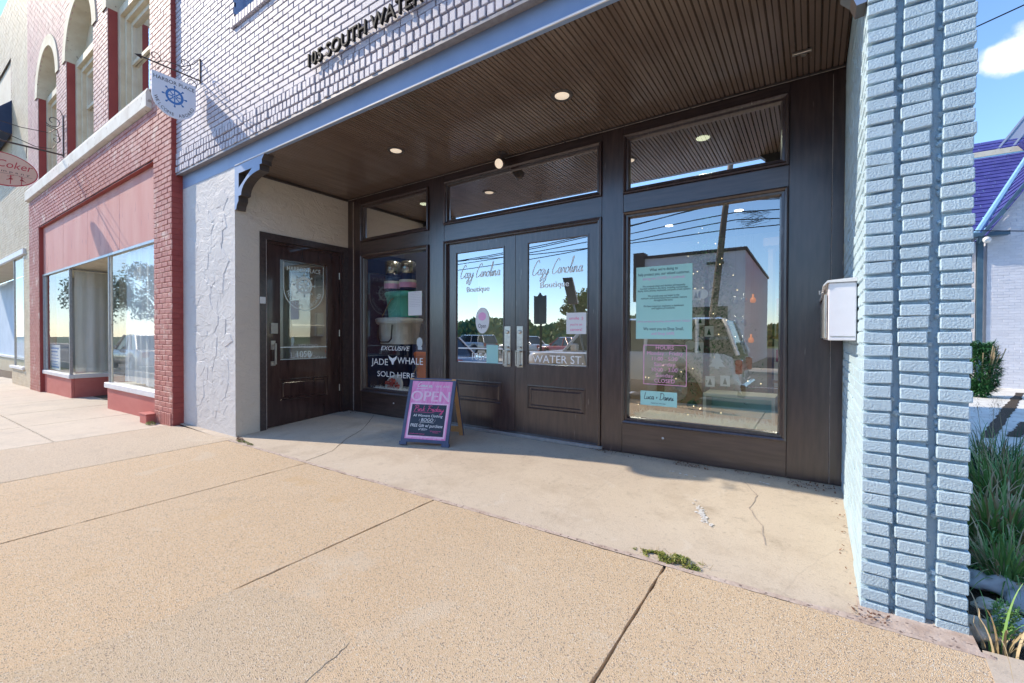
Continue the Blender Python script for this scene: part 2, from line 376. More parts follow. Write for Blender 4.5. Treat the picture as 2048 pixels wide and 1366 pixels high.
def aggregate(name, base, base2, stain, greyx=False):
    m, t, b = newmat(name); P = pos(t); b.inputs["Roughness"].default_value = .85
    vo = N(t, "ShaderNodeTexVoronoi"); vo.inputs["Scale"].default_value = 230; t.links.new(P, vo.inputs["Vector"])
    sp = N(t, "ShaderNodeSeparateColor"); t.links.new(vo.outputs["Color"], sp.inputs[0])
    c = mixc(t, ramp(t, noi(t, P, 1.1, 5), .3, .7), base, base2)
    peb = mixc(t, sp.outputs[0], (.44, .30, .17), (.76, .62, .44))
    c = mixc(t, .36, c, peb)
    c = mixc(t, ramp(t, sp.outputs[1], .88, .93), c, (.26, .20, .16))
    c = mixc(t, ramp(t, sp.outputs[2], .90, .95), c, (.74, .66, .54))
    c = mixc(t, ramp(t, noi(t, P, .55, 6, .6), .55, .75, 0, .5), c, stain)
    c = mixc(t, ramp(t, noi(t, P, 3.3, 7, .65), .68, .74, 0, .5), c, (.36, .27, .19))
    c = mixc(t, ramp(t, noi(t, P, 2.1, 2, .4), .70, .76, 0, .35), c, (.62, .40, .18))
    gi = N(t, "ShaderNodeNewGeometry"); c = mixc(t, ramp(t, gi.outputs["Random Per Island"], 0, 1, 0, .14), c, (.52, .42, .31))
    c = mixc(t, ramp(t, noi(t, P, 1.9, 9, .72), .60, .72, 0, .45), c, (.44, .35, .26))
    c = mixc(t, ramp(t, noi(t, P, .8, 3, .5, 2), .64, .70, 0, .28), c, (.70, .62, .50))
    # small dark gum spots
    vs = N(t, "ShaderNodeTexVoronoi"); vs.inputs["Scale"].default_value = 2.7; t.links.new(P, vs.inputs["Vector"])
    c = mixc(t, ramp(t, vs.outputs["Distance"], .026, .036, .65, 0), c, (.16, .14, .12))
    t.links.new(c, b.inputs["Base Color"])
    pv = bump(t, b, vo.outputs["Distance"], .9, .004); bump(t, b, noi(t, P, 4, 4), .3, .01, pv)
    return m
M['agg'] = aggregate('exposed aggregate', (.72, .51, .30), (.75, .56, .36), (.60, .46, .31))
M['agggrey'] = aggregate('pale aggregate', (.66, .54, .40), (.69, .58, .45), (.57, .48, .37))
def smoothcon(name, a, b_, stain, fine=(.26, .22, .18)):
    m, t, b = newmat(name); P = pos(t); b.inputs["Roughness"].default_value = .8
    c = mixc(t, ramp(t, noi(t, P, .9, 6), .3, .7), a, b_)
    c = mixc(t, ramp(t, noi(t, P, 1.7, 9, .7), .50, .66, 0, .75), c, stain)
    c = mixc(t, ramp(t, noi(t, P, 4.5, 9, .75), .56, .70, 0, .55), c, tuple(x*.72 for x in stain))
    c = mixc(t, ramp(t, noi(t, P, 3.1, 9, .7, 1.2), .60, .66, 0, .35), c, (.66, .60, .52))
    c = mixc(t, ramp(t, noi(t, P, 28, 5, .8), .56, .70, 0, .5), c, fine)
    c = mixc(t, ramp(t, noi(t, P, 150, 3, .8), .56, .66, 0, .55), c, fine)
    vs = N(t, "ShaderNodeTexVoronoi"); vs.inputs["Scale"].default_value = 3.6; t.links.new(P, vs.inputs["Vector"])
    c = mixc(t, ramp(t, vs.outputs["Distance"], .02, .03, .6, 0), c, (.15, .12, .10))
    vr = N(t, "ShaderNodeTexVoronoi"); vr.feature = 'DISTANCE_TO_EDGE'; vr.inputs["Scale"].default_value = .55
    pd = mixc(t, .12, P, noi_c(t, P, 3.0)); t.links.new(pd, vr.inputs["Vector"])
    c = mixc(t, ramp(t, vr.outputs["Distance"], .001, .003, .14, 0), c, (.24, .20, .16))
    t.links.new(c, b.inputs["Base Color"])
    pv = bump(t, b, noi(t, P, 90, 4), .5, .004); bump(t, b, noi(t, P, 3, 5), .4, .014, pv)
    return m
def noi_c(t, v, s_):
    n = N(t, "ShaderNodeTexNoise"); n.inputs["Scale"].default_value = s_; n.inputs["Detail"].default_value = 6; t.links.new(v, n.inputs["Vector"]); return n.outputs["Color"]
M['entry'] = smoothcon('worn entry concrete', (.55, .455, .35), (.61, .52, .41), (.46, .37, .275))
M['patch'] = aggregate('greyed aggregate patch', (.65, .49, .31), (.68, .53, .36), (.57, .46, .32))
M['leftcon'] = smoothcon('pale sidewalk concrete', (.57, .49, .39), (.62, .54, .43), (.50, .44, .36))
def stucco(name, c1, c2):
    m, t, b = newmat(name); P0 = pos(t); b.inputs["Roughness"].default_value = .65
    nz = N(t, "ShaderNodeTexNoise"); nz.inputs["Scale"].default_value = 2.2; nz.inputs["Detail"].default_value = 4; t.links.new(P0, nz.inputs["Vector"])
    mx_ = N(t, "ShaderNodeMix", data_type='VECTOR'); mx_.inputs[0].default_value = .30; t.links.new(P0, mx_.inputs[4]); t.links.new(nz.outputs["Color"], mx_.inputs[5]); P = mx_.outputs[1]
    vo = N(t, "ShaderNodeTexVoronoi"); vo.inputs["Scale"].default_value = 4.6; t.links.new(P, vo.inputs["Vector"])
    sp = N(t, "ShaderNodeSeparateColor"); t.links.new(vo.outputs["Color"], sp.inputs[0])
    c = mixc(t, ramp(t, noi(t, P0, 1.3, 5), .3, .7), c1, c2)
    c = mixc(t, ramp(t, noi(t, P0, 30, 5, .7), .66, .76, 0, .25), c, tuple(x*.6 for x in c1))
    t.links.new(c, b.inputs["Base Color"])
    pv = bump(t, b, sp.outputs[0], .8, .02)
    pm = N(t, "ShaderNodeMapping"); pm.inputs["Scale"].default_value = (1, 1, 2.2); pm.inputs["Rotation"].default_value = (0, .5, 0); t.links.new(P, pm.inputs["Vector"])
    pv = bump(t, b, noi(t, pm.outputs[0], 7, 6, .65, .8), .8, .022, pv)
    bump(t, b, noi(t, P0, 130, 3), .25, .002, pv)
    return m
M['stucco'] = stucco('grey stone textured render', (.59, .57, .55), (.67, .65, .62))
M['stucco_bounce'] = stucco('grey render warmed by bounce light', (.62, .54, .45), (.68, .60, .50))  # same render as the pier, with warm bounce light put into its colour
M['carwhite'] = mat('pearl beige car paint', (.82, .78, .72), None, rough=.25, coat=1)
M['cardark'] = mat('charcoal car paint', (.05, .055, .06), None, rough=.2, coat=1)
M['carred'] = mat('red car paint', (.45, .03, .03), None, rough=.2, coat=1)
M['carsilver'] = mat('silver car paint', (.5, .52, .55), None, rough=.25, metal=.5, coat=1)
M['tyre'] = mat('tyre rubber', (.02, .02, .02), None, rough=.8)
M['carglass'] = mat('car glass', (.02, .025, .03), None, rough=.03, spec=1)
M['tail'] = mat('tail lamp red', (.5, .02, .02), None, rough=.15)
M['polewood'] = mat('utility pole wood', (.16, .11, .08), (.24, .17, .12), 8, .85, vscale=(6, 6, .4), bs=30)
M['farwall'] = mat('grey block wall', (.80, .77, .77), (.86, .84, .84), 2, .8)
M['farroof'] = mat('dark parapet', (.10, .07, .07), None, rough=.7)
M['garage'] = mat('dark garage door', (.04, .05, .05), None, rough=.6)
M['awning'] = mat('navy awning cloth', (.03, .05, .10), (.04, .06, .12), 5, .8)
M['blind'] = mat('pale blue roller blind', (.50, .60, .72), (.56, .66, .78), 2, .7)
# ------------------------------------------------------------------ generic masonry
def PY(Y): return lambda u, z, d: (u, Y+d, z)         # faces -Y, depth goes into the building
def PXp(X): return lambda u, z, d: (X-d, u, z)        # faces +X
def PXm(X): return lambda u, z, d: (X+d, u, z)        # faces -X
def bricks(mb, P, u0, u1, z0, z1, depth=.008, course=.0677, blen=.203, joint=.011, iv=None, ch=.003, jit=.0015, stack=False, back=True, hj=.003, zoff=0, mi=0, mim=0):
    n = int(round((z1-z0)/course)); course = (z1-z0)/n
    for r in range(n):
        za, zb = z0+r*course, z0+(r+1)*course
        ivs = [(u0, u1)]
        if iv:
            for a, b in iv((za+zb)/2):
                nx_ = []
                for (p, q) in ivs:
                    if b <= p or a >= q: nx_.append((p, q)); continue
                    if a > p: nx_.append((p, a))
                    if b < q: nx_.append((b, q))
                ivs = nx_
        for (p, q) in ivs:
            if back: mb.add([P(p, za, depth), P(q, za, depth), P(q, zb, depth), P(p, zb, depth)], [(0, 1, 2, 3)], mim)
            off = 0 if stack or r % 2 == 0 else blen/2
            k = math.floor((p-u0-off)/blen)
            while u0+off+k*blen < q:
                a = max(u0+off+k*blen+joint/2, p); b = min(u0+off+(k+1)*blen-joint/2, q); k += 1
                if b-a < .02: continue
                d = random.uniform(-jit, jit); ja = random.uniform(-hj, hj)*.5; jb = random.uniform(-hj, hj)*.5
                c, e = za+joint/2+ja, zb-joint/2+jb
                c_ = ch
                vs = [P(a, c, depth), P(b, c, depth), P(b, e, depth), P(a, e, depth),
                      P(a, c, d+c_), P(b, c, d+c_), P(b, e, d+c_), P(a, e, d+c_),
                      P(a+c_, c+c_, d), P(b-c_, c+c_, d), P(b-c_, e-c_, d), P(a+c_, e-c_, d)]
                mb.add(vs, [(0,1,5,4),(1,2,6,5),(2,3,7,6),(3,0,4,7),(4,5,9,8),(5,6,10,9),(6,7,11,10),(7,4,8,11),(8,9,10,11)], mi)
# ================================================================== ground, walks, street
XE, XP = -5.99, .20        # recess: left return wall, right pillar side
YF, YS = 2.66, 4.30        # pier front plane, storefront plane
mb = MB(); mb.box(-500, 500, -700, 500, -3.0, -1.60); struct(mb, "ground", M['lawn'])
mb = MB(); mb.add([(-300, -11.5, -1.47), (300, -11.5, -1.47), (300, -.62, -1.47), (-300, -.62, -1.47)], [(0, 1, 2, 3)]); struct(mb, "street", M['asphalt'])
mb = MB(); mb.add([(-40, -60, -1.5), (60, -60, -1.5), (60, -14, -1.5), (-40, -14, -1.5)], [(0, 1, 2, 3)]); struct(mb, "parking_lot", M['asphalt'])
mb = MB()
for yy in (-3.1,):
    for i in range(14): mb.box(-60+i*7, -60+i*7+.1, yy-.0, yy+.0+2.2, -1.468, -1.466)
mb.box(-200, 200, -6.2, -6.08, -1.468, -1.466); struct(mb, "road_markings", M['white'])
mb = MB(); mb.cbox(-120, 60, -.62, -.47, -1.6, -1.325, .015); mb.cbox(-120, 60, -11.7, -11.5, -1.6, -1.36, .015); struct(mb, "kerb", M['kerb'])
mb = MB(); mb.box(-120, 60, -14, -11.7, -1.6, -1.37); struct(mb, "far_sidewalk", M['leftcon'])
# bed under the slabs
mb = MB()
for x0, x1 in ((-60, -5.9), (-5.9, 12)):
    for y0, y1 in ((-.47, 2.6), (2.6, 9)):
        if y0 > 2 and x1 > 0: x1 = .3
        mb.add([(x, y, gz(x, y)-.022) for x, y in ((x0, y0), (x1-.001, y0), (x1-.001, y1), (x0, y1))], [(0, 1, 2, 3)])
struct(mb, "sidewalk_bed", M['dirt'])
def slab(mb, x0, x1, y0, y1, g=.005, jit=.004, mi=0, res=.06):
    pts = []
    def edge(a, b):
        n = max(2, int((Vector(b)-Vector(a)).length/res)); nrm = Vector((b[1]-a[1], a[0]-b[0])).normalized()
        for i in range(n):
            t = i/n; k = jit*(noise.noise(Vector((a[0]+(b[0]-a[0])*t, a[1]+(b[1]-a[1])*t, 5))*9)*1.6+random.uniform(-.5, .5))
            pts.append((a[0]+(b[0]-a[0])*t+nrm.x*k, a[1]+(b[1]-a[1])*t+nrm.y*k))
    x0 += g; x1 -= g; y0 += g; y1 -= g
    edge((x0, y0), (x1, y0)); edge((x1, y0), (x1, y1)); edge((x1, y1), (x0, y1)); edge((x0, y1), (x0, y0))
    n = len(pts); cx = sum(p[0] for p in pts)/n; cy = sum(p[1] for p in pts)/n
    top = []; low = []
    for p in pts:
        top.append((p[0]+(cx-p[0])*.004, p[1]+(cy-p[1])*.004, gz(*p))); low.append((p[0], p[1], gz(*p)-.03))
    mb.add(top+low, [tuple(range(n))]+[(i, (i+1) % n, n+(i+1) % n, n+i) for i in range(n)], mi)
mb = MB(); JX = [12, 9.9, 8.2, 6.4, 4.6, 2.85, 1.1, -.67, -2.44, -4.2, -5.9]
for a, b in zip(JX[1:], JX[:-1]): slab(mb, a, b, -.47, 2.53, g=.0032 if b != -.67 else .0045, jit=.005)
struct(mb, "sidewalk", M['agg'])
mb = MB(); JX = [-5.9, -7.7]; slab(mb, -7.7, -5.9, -.47, 2.6); struct(mb, "sidewalk", M['agggrey'])
mb = MB(); x = -7.7
while x > -60: slab(mb, x-1.8, x, -.47, 1.35, res=.15); slab(mb, x-1.8, x, 1.35, 6.4, res=.15); x -= 1.8
struct(mb, "sidewalk", M['leftcon'])
mb = MB(); n = 40
top = [(-7.7, 2.61)]+[(XE-.3+i*(XP+.35-XE)/n, 2.545+.012*noise.noise(Vector((i*.35, 2, 0)))) for i in range(n+1)]+[(XP+.03, 4.6), (-7.7, 4.6)]
vs = [(p[0], p[1], -1.28+.0676*(p[1]-2.6)) for p in top]; mb.add(vs, [tuple(range(len(vs)))]); struct(mb, "entry_floor", M['entry'])
# greyed patch poured into the near slab
pp = [(-300, 1500), (-200, 1366), (0, 1349), (137, 1310), (321, 1243), (400, 1208), (478, 1180), (520, 1178), (575, 1190), (615, 1212), (640, 1235), (672, 1262), (697, 1284), (692, 1298), (655, 1330), (615, 1366), (520, 1460), (300, 1620)]
mb = MB(); P3 = []
for a, b in zip(pp, pp[1:]):
    for k in range(4):
        t = k/4; q = oz(a[0]+(b[0]-a[0])*t, a[1]+(b[1]-a[1])*t, -1.31); P3.append((q.x+random.uniform(-.006, .006), q.y+random.uniform(-.006, .006)))
P3 = [p for p in P3 if p[1] > -.42]
mb.add([(p[0], p[1], gz(*p)+.002) for p in P3], [tuple(range(len(P3)))]); struct(mb, "sidewalk_patch", M['patch'])
# mortar line between sidewalk and entry floor
mb = MB(); vs = []; n = 220
for i in range(n+1):
    x = XE+.1+i*(XP+.42-XE-.1)/n; w = .012+.022*max(0, noise.noise(Vector((x*2.1, 0, 3)))+.25)+random.uniform(0, .006); y = 2.535+.008*noise.noise(Vector((x*3, 1, 0)))
    vs += [(x, y-w*.6, gz(x, 2.5)+.001), (x, y+w, gz(x, 2.5)+.006)]
mb.add(vs, [(2*i, 2*i+2, 2*i+3, 2*i+1) for i in range(n)]); mb.add([(XP-.01, 2.54, -1.277), (XP+.38, 2.54, -1.277), (XP+.38, 2.75, -1.268), (XP-.01, 2.75, -1.268)], [(0, 1, 2, 3)])
struct(mb, "mortar_joint", M['mortar'])
# crack over the entry floor
def floor_line(pts, w, m, name, dz=.0025):
    mb = MB(); q = []
    for a, b in zip(pts, pts[1:]):
        for k in range(5): t = k/5; q.append((a[0]+(b[0]-a[0])*t+random.uniform(-.006, .006), a[1]+(b[1]-a[1])*t+random.uniform(-.006, .006)))
    q.append(pts[-1]); vs = []
    for i, p in enumerate(q):
        p1 = q[min(i+1, len(q)-1)]; p0 = q[max(i-1, 0)]; t = Vector((p1[0]-p0[0], p1[1]-p0[1])).normalized(); ww = w*random.uniform(.5, 1.3)
        for s in (-1, 1): x, y = p[0]-t.y*ww*s, p[1]+t.x*ww*s; vs.append((x, y, (gz(x, y))+dz))
    mb.add(vs, [(2*i, 2*i+1, 2*i+3, 2*i+2) for i in range(len(q)-1)]); return struct(mb, name, m)
floor_line([(-4.28, 2.56), (-4.33, 2.9), (-4.62, 3.3), (-4.78, 3.62), (-5.05, 3.95), (-5.35, 4.27)], .0035, M['dirt'], "floor_crack")
floor_line([(-.45, 4.05), (-.33, 3.8), (-.36, 3.55), (-.26, 3.3), (-.22, 3.05)], .003, M['caulk'], "floor_crack")
# white paint drips on the entry floor
mb = MB()
for cx_, cy_, n_, sx_, sy_ in ((-.62, 3.28, 90, .05, .13), (-.95, 4.0, 10, .12, .03), (-.3, 4.1, 6, .05, .02)):
    for i in range(n_):
        a = random.gauss(0, 1); x = cx_+a*sx_*.6+random.gauss(0, .5)*sx_*.5; y = cy_-a*sy_*.5; r = random.uniform(.005, .016)
        k = 9; mb.add([(x+r*math.cos(t*6.283/k)*random.uniform(.5, 1.1), y+r*math.sin(t*6.283/k)*random.uniform(.5, 1.2), gz(x, y)+.003+i*.00004) for t in range(k)], [tuple(range(k))])
struct(mb, "paint_drips", M['white'])
# ================================================================== main building
MBd = anchored("brick_shop_building", "lavender grey brick shop with dark brown recessed entrance and pale blue end pillar", "building", (-3.7, 2.66, -1.3))
YB = 2.58                  # upper brick face
ZB0, ZB1 = 2.31, 2.60      # rowlock bands
up0 = oy(468, 40, YB)      # upstairs window corner
wx0 = up0.x; wz0 = up0.z
mb = MB()
def ivup(z):
    return [(wx0, wx0+1.5), (wx0+4.0, wx0+5.5)] if z > wz0-.0 else []
for k in range(3): bricks(mb, PY(YB-.012), -7.56+(.02 if k % 2 else 0), .56, ZB0+k*.0967, ZB0+(k+1)*.0967, depth=.032, course=.0967, blen=.0765, joint=.017, stack=True, ch=.004, jit=.006, hj=.006)
bricks(mb, PY(YB), -7.56, .56, ZB1, 5.6, depth=.02, course=.0677, joint=.0135, iv=ivup, ch=.003, jit=.0018, hj=.004)
mb.box(-7.56, .56, YB+.022, YB+.3, ZB0-.003, ZB1, 0)
# soldier sill under the upstairs windows
for xx in (wx0, wx0+4.0):
    bricks(mb, PY(YB-.03), xx-.04, xx+1.54, wz0-.11, wz0, depth=.03, course=.11, blen=.072, joint=.012, stack=True)
    mb.box(xx-.04, xx+1.54, YB-.0, YB+.1, wz0-.112, wz0-.002)
mb.build("brick_facade", M['brick_lav'], MBd)
for xx in (wx0, wx0+4.0):
    mb = MB(); mb.rings(PY(YB), xx, xx+1.5, wz0, 5.6, [(0, .0), (0, .12), (.07, .12), (.07, .16)]); w = mb.build("upper_window", M['fascia'], MBd)
    mb = MB(); mb.add([(xx, YB+.15, wz0), (xx+1.5, YB+.15, wz0), (xx+1.5, YB+.15, 5.6), (xx, YB+.15, 5.6)], [(0, 1, 2, 3)]); mb.build("pane", M['glassup'], w)
    mb = MB(); mb.box(xx, xx+1.5, YB+.4, YB+.42, wz0, 5.6); mb.build("blind", M['garage'], w)
mb = MB(); mb.box(-7.56, .56, YB-.004, YF+.05, 2.30, 2.3098); mb.box(-7.56, .56, YB-.004, YB+.001, 2.285, 2.30); mb.build("steel_lintel", M['steel'], MBd)
mb = MB(); mb.cbox(-7.6, -6.14, YF, YF+.04, 2.11, 2.2998, .003); mb.cbox(-6.137, XP, YF, YF+.04, 2.11, 2.2998, .003); mb.build("fascia", M['fascia'], MBd)
mb = MB(); mb.box(-5.97, XP-.003, YF-.012, YF-.001, 2.108, 2.122); mb.build("drip_edge", M['white'], MBd)
# structure above the soffit so no light leaks
mb = MB(); mb.box(-7.6, .5, YF+.05, 9, 2.135, 2.9); mb.box(-7.6, .56, YB+.31, 9, 2.9, 5.6); mb.build("floor_structure", M['inceil'], MBd)
# soffit boards
mb = MB(); x = -5.985; bw = .0762
while x < XP-.01:
    x1 = min(x+bw, XP)
    g = .007; zz = 2.112
    vs = []
    for yy in (YF+.041, YS-.002):
        vs += [(x, yy, zz+.016), (x+g, yy, zz), (x+bw/2-g*.6, yy, zz), (x+bw/2, yy, zz+.010), (x+bw/2+g*.6, yy, zz), (x1-g, yy, zz), (x1, yy, zz+.016)]
    mb.add(vs, [(i, i+1, i+8, i+7) for i in range(6)]); x += bw
mb.box(-5.99, XP, YF+.04, YS, 2.129, 2.134)
mb.build("soffit", M['soffit'], MBd)
mb = MB(); mb.cbox(XE+.002, XP-.002, YS-.018, YS-.003, 2.092, 2.1085, .003); mb.cbox(XE+.002, XE+.028, YF+.05, YS-.02, 2.075, 2.1085, .004)
mb.build("soffit_trim", M['bronze'], MBd)
mb = MB()
xx = XE+.02
while xx < XP-.03:
    l = random.uniform(.05, .4); mb.box(xx, min(xx+l, XP-.01), YS-.0205, YS-.018, 2.086, 2.0915); xx += l+random.uniform(.0, .03)
mb.build("caulk_line", M['caulk'], MBd)
# ---- grey rendered pier and return wall
mb = MB(); nx, nz = 34, 66
def relief(x, z): return 0
mb.add([(-7.60, YF, -1.4), (XE, YF, -1.4), (XE, YF, 2.109), (-7.60, YF, 2.109)], [(0, 1, 2, 3)])
mb.add([(-7.62, YF+.06, -1.4), (-7.60, YF, -1.4), (-7.60, YF, 2.109), (-7.62, YF+.06, 2.109)], [(0, 1, 2, 3)])
# proud irregular render stones
random.seed(21)
for i in range(95):
    cx_ = random.uniform(-7.28, XE-.27); cz_ = random.uniform(-1.0, 1.8); w_ = random.uniform(.08, .24); h_ = random.uniform(.1, .26); k = random.choice((4, 5, 5, 6)); a0 = random.uniform(0, 6)
    pts = []
    for j in range(k):
        a = a0+6.283*j/k+random.uniform(-.3, .3); pts.append((min(XE-.012, max(-7.58, cx_+w_*math.cos(a))), max(-1.25, min(2.1, cz_+h_*math.sin(a)))))
    dd_ = random.uniform(.0005, .0045)+i*.00003
    # bevelled plate: low at one edge
    outer = [(p[0], YF+.002, p[1]) for p in pts]; tx, tz = random.uniform(-1, 1)*.003, random.uniform(-1, 1)*.003
    inner = [(p[0]+(cx_-p[0])*.10, YF-dd_+tx*(p[0]-cx_)/w_*.5+tz*(p[1]-cz_)/h_*.5, p[1]+(cz_-p[1])*.10) for p in pts]
    mb.add(outer+inner, [tuple(range(k, 2*k))]+[(j, (j+1) % k, k+(j+1) % k, k+j) for j in range(k)])
mb.build("rendered_pier", M['stucco'], MBd)
random.seed(11)
# return wall (plane X = XE) with the door opening
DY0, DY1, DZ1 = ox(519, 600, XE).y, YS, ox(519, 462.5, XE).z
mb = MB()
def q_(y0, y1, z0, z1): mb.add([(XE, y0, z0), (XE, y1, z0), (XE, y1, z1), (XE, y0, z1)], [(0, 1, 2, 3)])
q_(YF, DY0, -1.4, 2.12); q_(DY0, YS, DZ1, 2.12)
mb.build("return_wall", M['stucco_bounce'], MBd)
# bracket on the pier corner and its mirror at the pillar
def bracket(flip):
    pts = [(471.6, 336), (471.6, 419), (474.5, 418.5), (476, 409), (479, 401), (479, 391.6), (484.5, 389)]
    P2 = [oy(a, b, YF) for a, b in pts]
    c0 = oy(484.5, 389, YF); c1 = oy(521.5, 338.5, YF); mid = []
    for i in range(1, 9):
        t = i/9*math.pi/2; mid.append(Vector((c0.x+(c1.x-c0.x)*(1-math.cos(t)), YF, c0.z+(c1.z-c0.z)*math.sin(t))))
    P2 += mid+[c1]+[oy(a, b, YF) for a, b in ((521.5, 327.5), (526, 326), (526, 317.5))]
    tip = oy(531, 313.5, YF); P2 += [Vector((tip.x, YF, 2.107)), Vector((P2[0].x, YF, 2.107))]
    P2[0] = None; P2 = [p for p in P2 if p is not None]
    xs = XE+.003
    f = lambda p: (p.x if not flip else XP-.003-(p.x-xs))
    x_left = min(p.x for p in P2)
    pts3 = [(f(Vector((p.x-x_left+xs, 0, 0))), YF-.004, p.z) for p in P2]
    hole = [oy(a, b, YF) for a, b in ((479.5, 345.9), (506.4, 334.8), (479.5, 375.7))]
    hole = [(f(Vector((p.x-x_left+xs, 0, 0))), YF-.004, p.z) for p in hole]
    bm = bmesh.new(); oe = []
    for loop in (pts3, hole):
        vv = [bm.verts.new(p) for p in loop]
        oe += [bm.edges.new((vv[i], vv[(i+1) % len(vv)])) for i in range(len(vv))]
    bmesh.ops.triangle_fill(bm, edges=oe, use_beauty=True); bm.verts.index_update()
    tri = [tuple(v.index for v in fc.verts) for fc in bm.faces]; V0 = [v.co.copy() for v in bm.verts]; bm.free()
    mb = MB(); mb.add(V0, tri, 0); th = .115
    mb.add([v+Vector((0, th, 0)) for v in V0], tri, 1)
    for loop in (pts3, hole):
        n = len(loop); mb.add([Vector(p)+Vector((0, .002, 0)) for p in loop]+[Vector(p)+Vector((0, th, 0)) for p in loop], [(i, (i+1) % n, n+(i+1) % n, n+i) for i in range(n)], 1)
        mb.add([Vector(p) for p in loop]+[Vector(p)+Vector((0, .002, 0)) for p in loop], [(i, (i+1) % n, n+(i+1) % n, n+i) for i in range(n)], 0)
    return mb.build("bracket", [M['fascia'], M['bronze']], MBd)
bracket(False); bracket(True)
# ---- pillar of pale blue brick
mb = MB(); ZP0, ZP1 = -1.30, 2.31
cols = [(.2, .303), (.329, .431), (.462, .566)]
nr = int((5.6-ZP0)/.0635)
for ci, (a, b) in enumerate(cols):
    for r in range(nr):
        z0 = ZP0+r*.0635+.006*noise.noise(Vector((ci*5, r*.7, 0))); ja, jb, jd, jz = [random.gauss(0, .0035) for _ in range(4)]
        if z0 > 2.28 and ci == 0 and False: continue
        y0 = YF-.002+jd*.6; x0 = a+(ja if ci else 0)
        hgt = .0505+jz*.4
        n0 = len(mb.v); mb.cbox(x0, b+jb, y0, YF+.07, z0+.006, z0+.006+hgt, .0035)
        tl = random.gauss(0, .0022)
        for i in range(n0, len(mb.v)):
            v = mb.v[i]; mb.v[i] = (v[0], v[1], v[2]+tl*(v[0]-a)/(b-a)*1.5)
mb.box(.203, .562, YF+.045, YF+.08, -1.4, 5.6)
for a, b in cols: mb.box(a+.006, b-.004, YF+.024, YF+.05, -1.32, 5.6)
# ragged mortar in the grooves
for gx0, gx1 in ((.303, .329), (.431, .462)):
    for r in range(nr*2):
        z0 = ZP0+r*.0318; s_ = random.uniform(.004, .016); mb.blob((random.choice((gx0, gx1))+random.uniform(-.003, .003), YF+.035, z0), s_, r, .3, 1)
mb.box(.5, .56, YF+.07, 9, -1.4, 5.6)
bricks(mb, PXm(XP), YF+.066, YS+.02, ZP0, 2.115, depth=.007, course=.0635, blen=.203, joint=.011, ch=.004, jit=.0022, hj=.006)
mb.box(.208, .22, YF+.066, YS+.3, -1.4, 2.13)
mb.build("brick_pillar", M['brick_blue'], MBd)
# ================================================================== storefront joinery
PS = PY(YS); PD = PXp(XE)
def vboard(name, x0, x1, z0=-1.16, z1=2.09, y0=YS, mt='wood'):
    mb = MB(); mb.cbox(x0, x1, y0, y0+.12, z0, z1, .002); return mb.build(name, M[mt], MBd)
def hboard(name, x0, x1, z0, z1, y0=YS+.001, mt='woodh'):
    mb = MB(); mb.cbox(x0, x1, y0, y0+.12, z0, z1, .002); return mb.build(name, M[mt], MBd)
ZT = 2.09
vboard("post", XE+.004, -5.86, -1.16, ZT, YS-.012); vboard("post", -5.858, -5.68); vboard("post", -4.258, -3.985); vboard("post", -1.80, -1.575)
vboard("post", -.168, .118); vboard("post", .120, XP-.002)
mb = MB(); mb.box(.1185, .1215, YS-.002, YS+.01, -1.15, 2.06); mb.build("caulk_line", M['caulk'], MBd); mb = MB(); mb.box(-5.8605, -5.8575, YS-.014, YS, -1.15, 2.06); mb.build("caulk_line", M['caulk'], MBd)
# rails
for (x0, x1, tb, tt, wt, wb) in ((-5.678, -4.26, 1.42, 1.995, 1.225, -.845), (-1.573, -.17, 1.42, 2.005, 1.238, -.86)):
    hboard("rail", x0, x1, tt, ZT); hboard("rail", x0, x1, wt, tb); hboard("kick_panel", x0, x1, -1.158, wb)
mt0 = oy(886.6, 451, YS).z
hboard("rail", -3.983, -1.802, 2.0, ZT); hboard("rail", -3.983, -1.802, 1.232, mt0)
MOLD = [(0, .0), (0, -.026), (.012, -.03), (.026, -.022), (.032, -.006), (.05, -.004), (.058, .012), (.066, .034)]
def glazing(x0, x1, z0, z1, gname, gm, rs=MOLD, P=PS, parent=None, name="window"):
    mb = MB(); mb.rings(P, x0, x1, z0, z1, rs)
    mb.rings(P, x0, x1, z0, z1, [(rs[-1][0], rs[-1][1]), (rs[-1][0], rs[-1][1]+.02), (0, rs[-1][1]+.05)])
    w = mb.build(name, M['wood'], parent or MBd); i, d = rs[-1]
    mb = MB(); vs = [P(u, z, d-.004) for u, z in ((x0+i-.004, z0+i-.004), (x1-i+.004, z0+i-.004), (x1-i+.004, z1-i+.004), (x0+i-.004, z1-i+.004))]
    mb.add(vs, [(0, 1, 2, 3)]); g = mb.build("pane", gm, w); return w, g
glazing(-5.678, -4.26, 1.42, 1.995, "pane", M['glasst'], name="transom_window")
glazing(-3.983, -1.802, mt0, 2.0, "pane", M['glasst'], name="transom_window")
glazing(-1.573, -.17, 1.42, 2.005, "pane", M['glasst'], name="transom_window")
WL, WLg = glazing(-5.678, -4.26, -.845, 1.225, "pane", M['glasssmall'], name="display_window")
WR, WRg = glazing(-1.573, -.17, -.86, 1.238, "pane", M['glass'], name="display_window")
mb = MB(); mb.lathe((-1.17, YS-.001, -.965), [(.0, -.012), (.006, -.011), (.008, -.004), (.012, 0)], 12, (0, 1, 0)); mb.build("screw_cap", M['white'], MBd); mb = MB(); mb.lathe((-4.95, YS-.001, -.96), [(.0, -.012), (.006, -.011), (.008, -.004), (.012, 0)], 12, (0, 1, 0)); mb.build("screw_cap", M['white'], MBd)
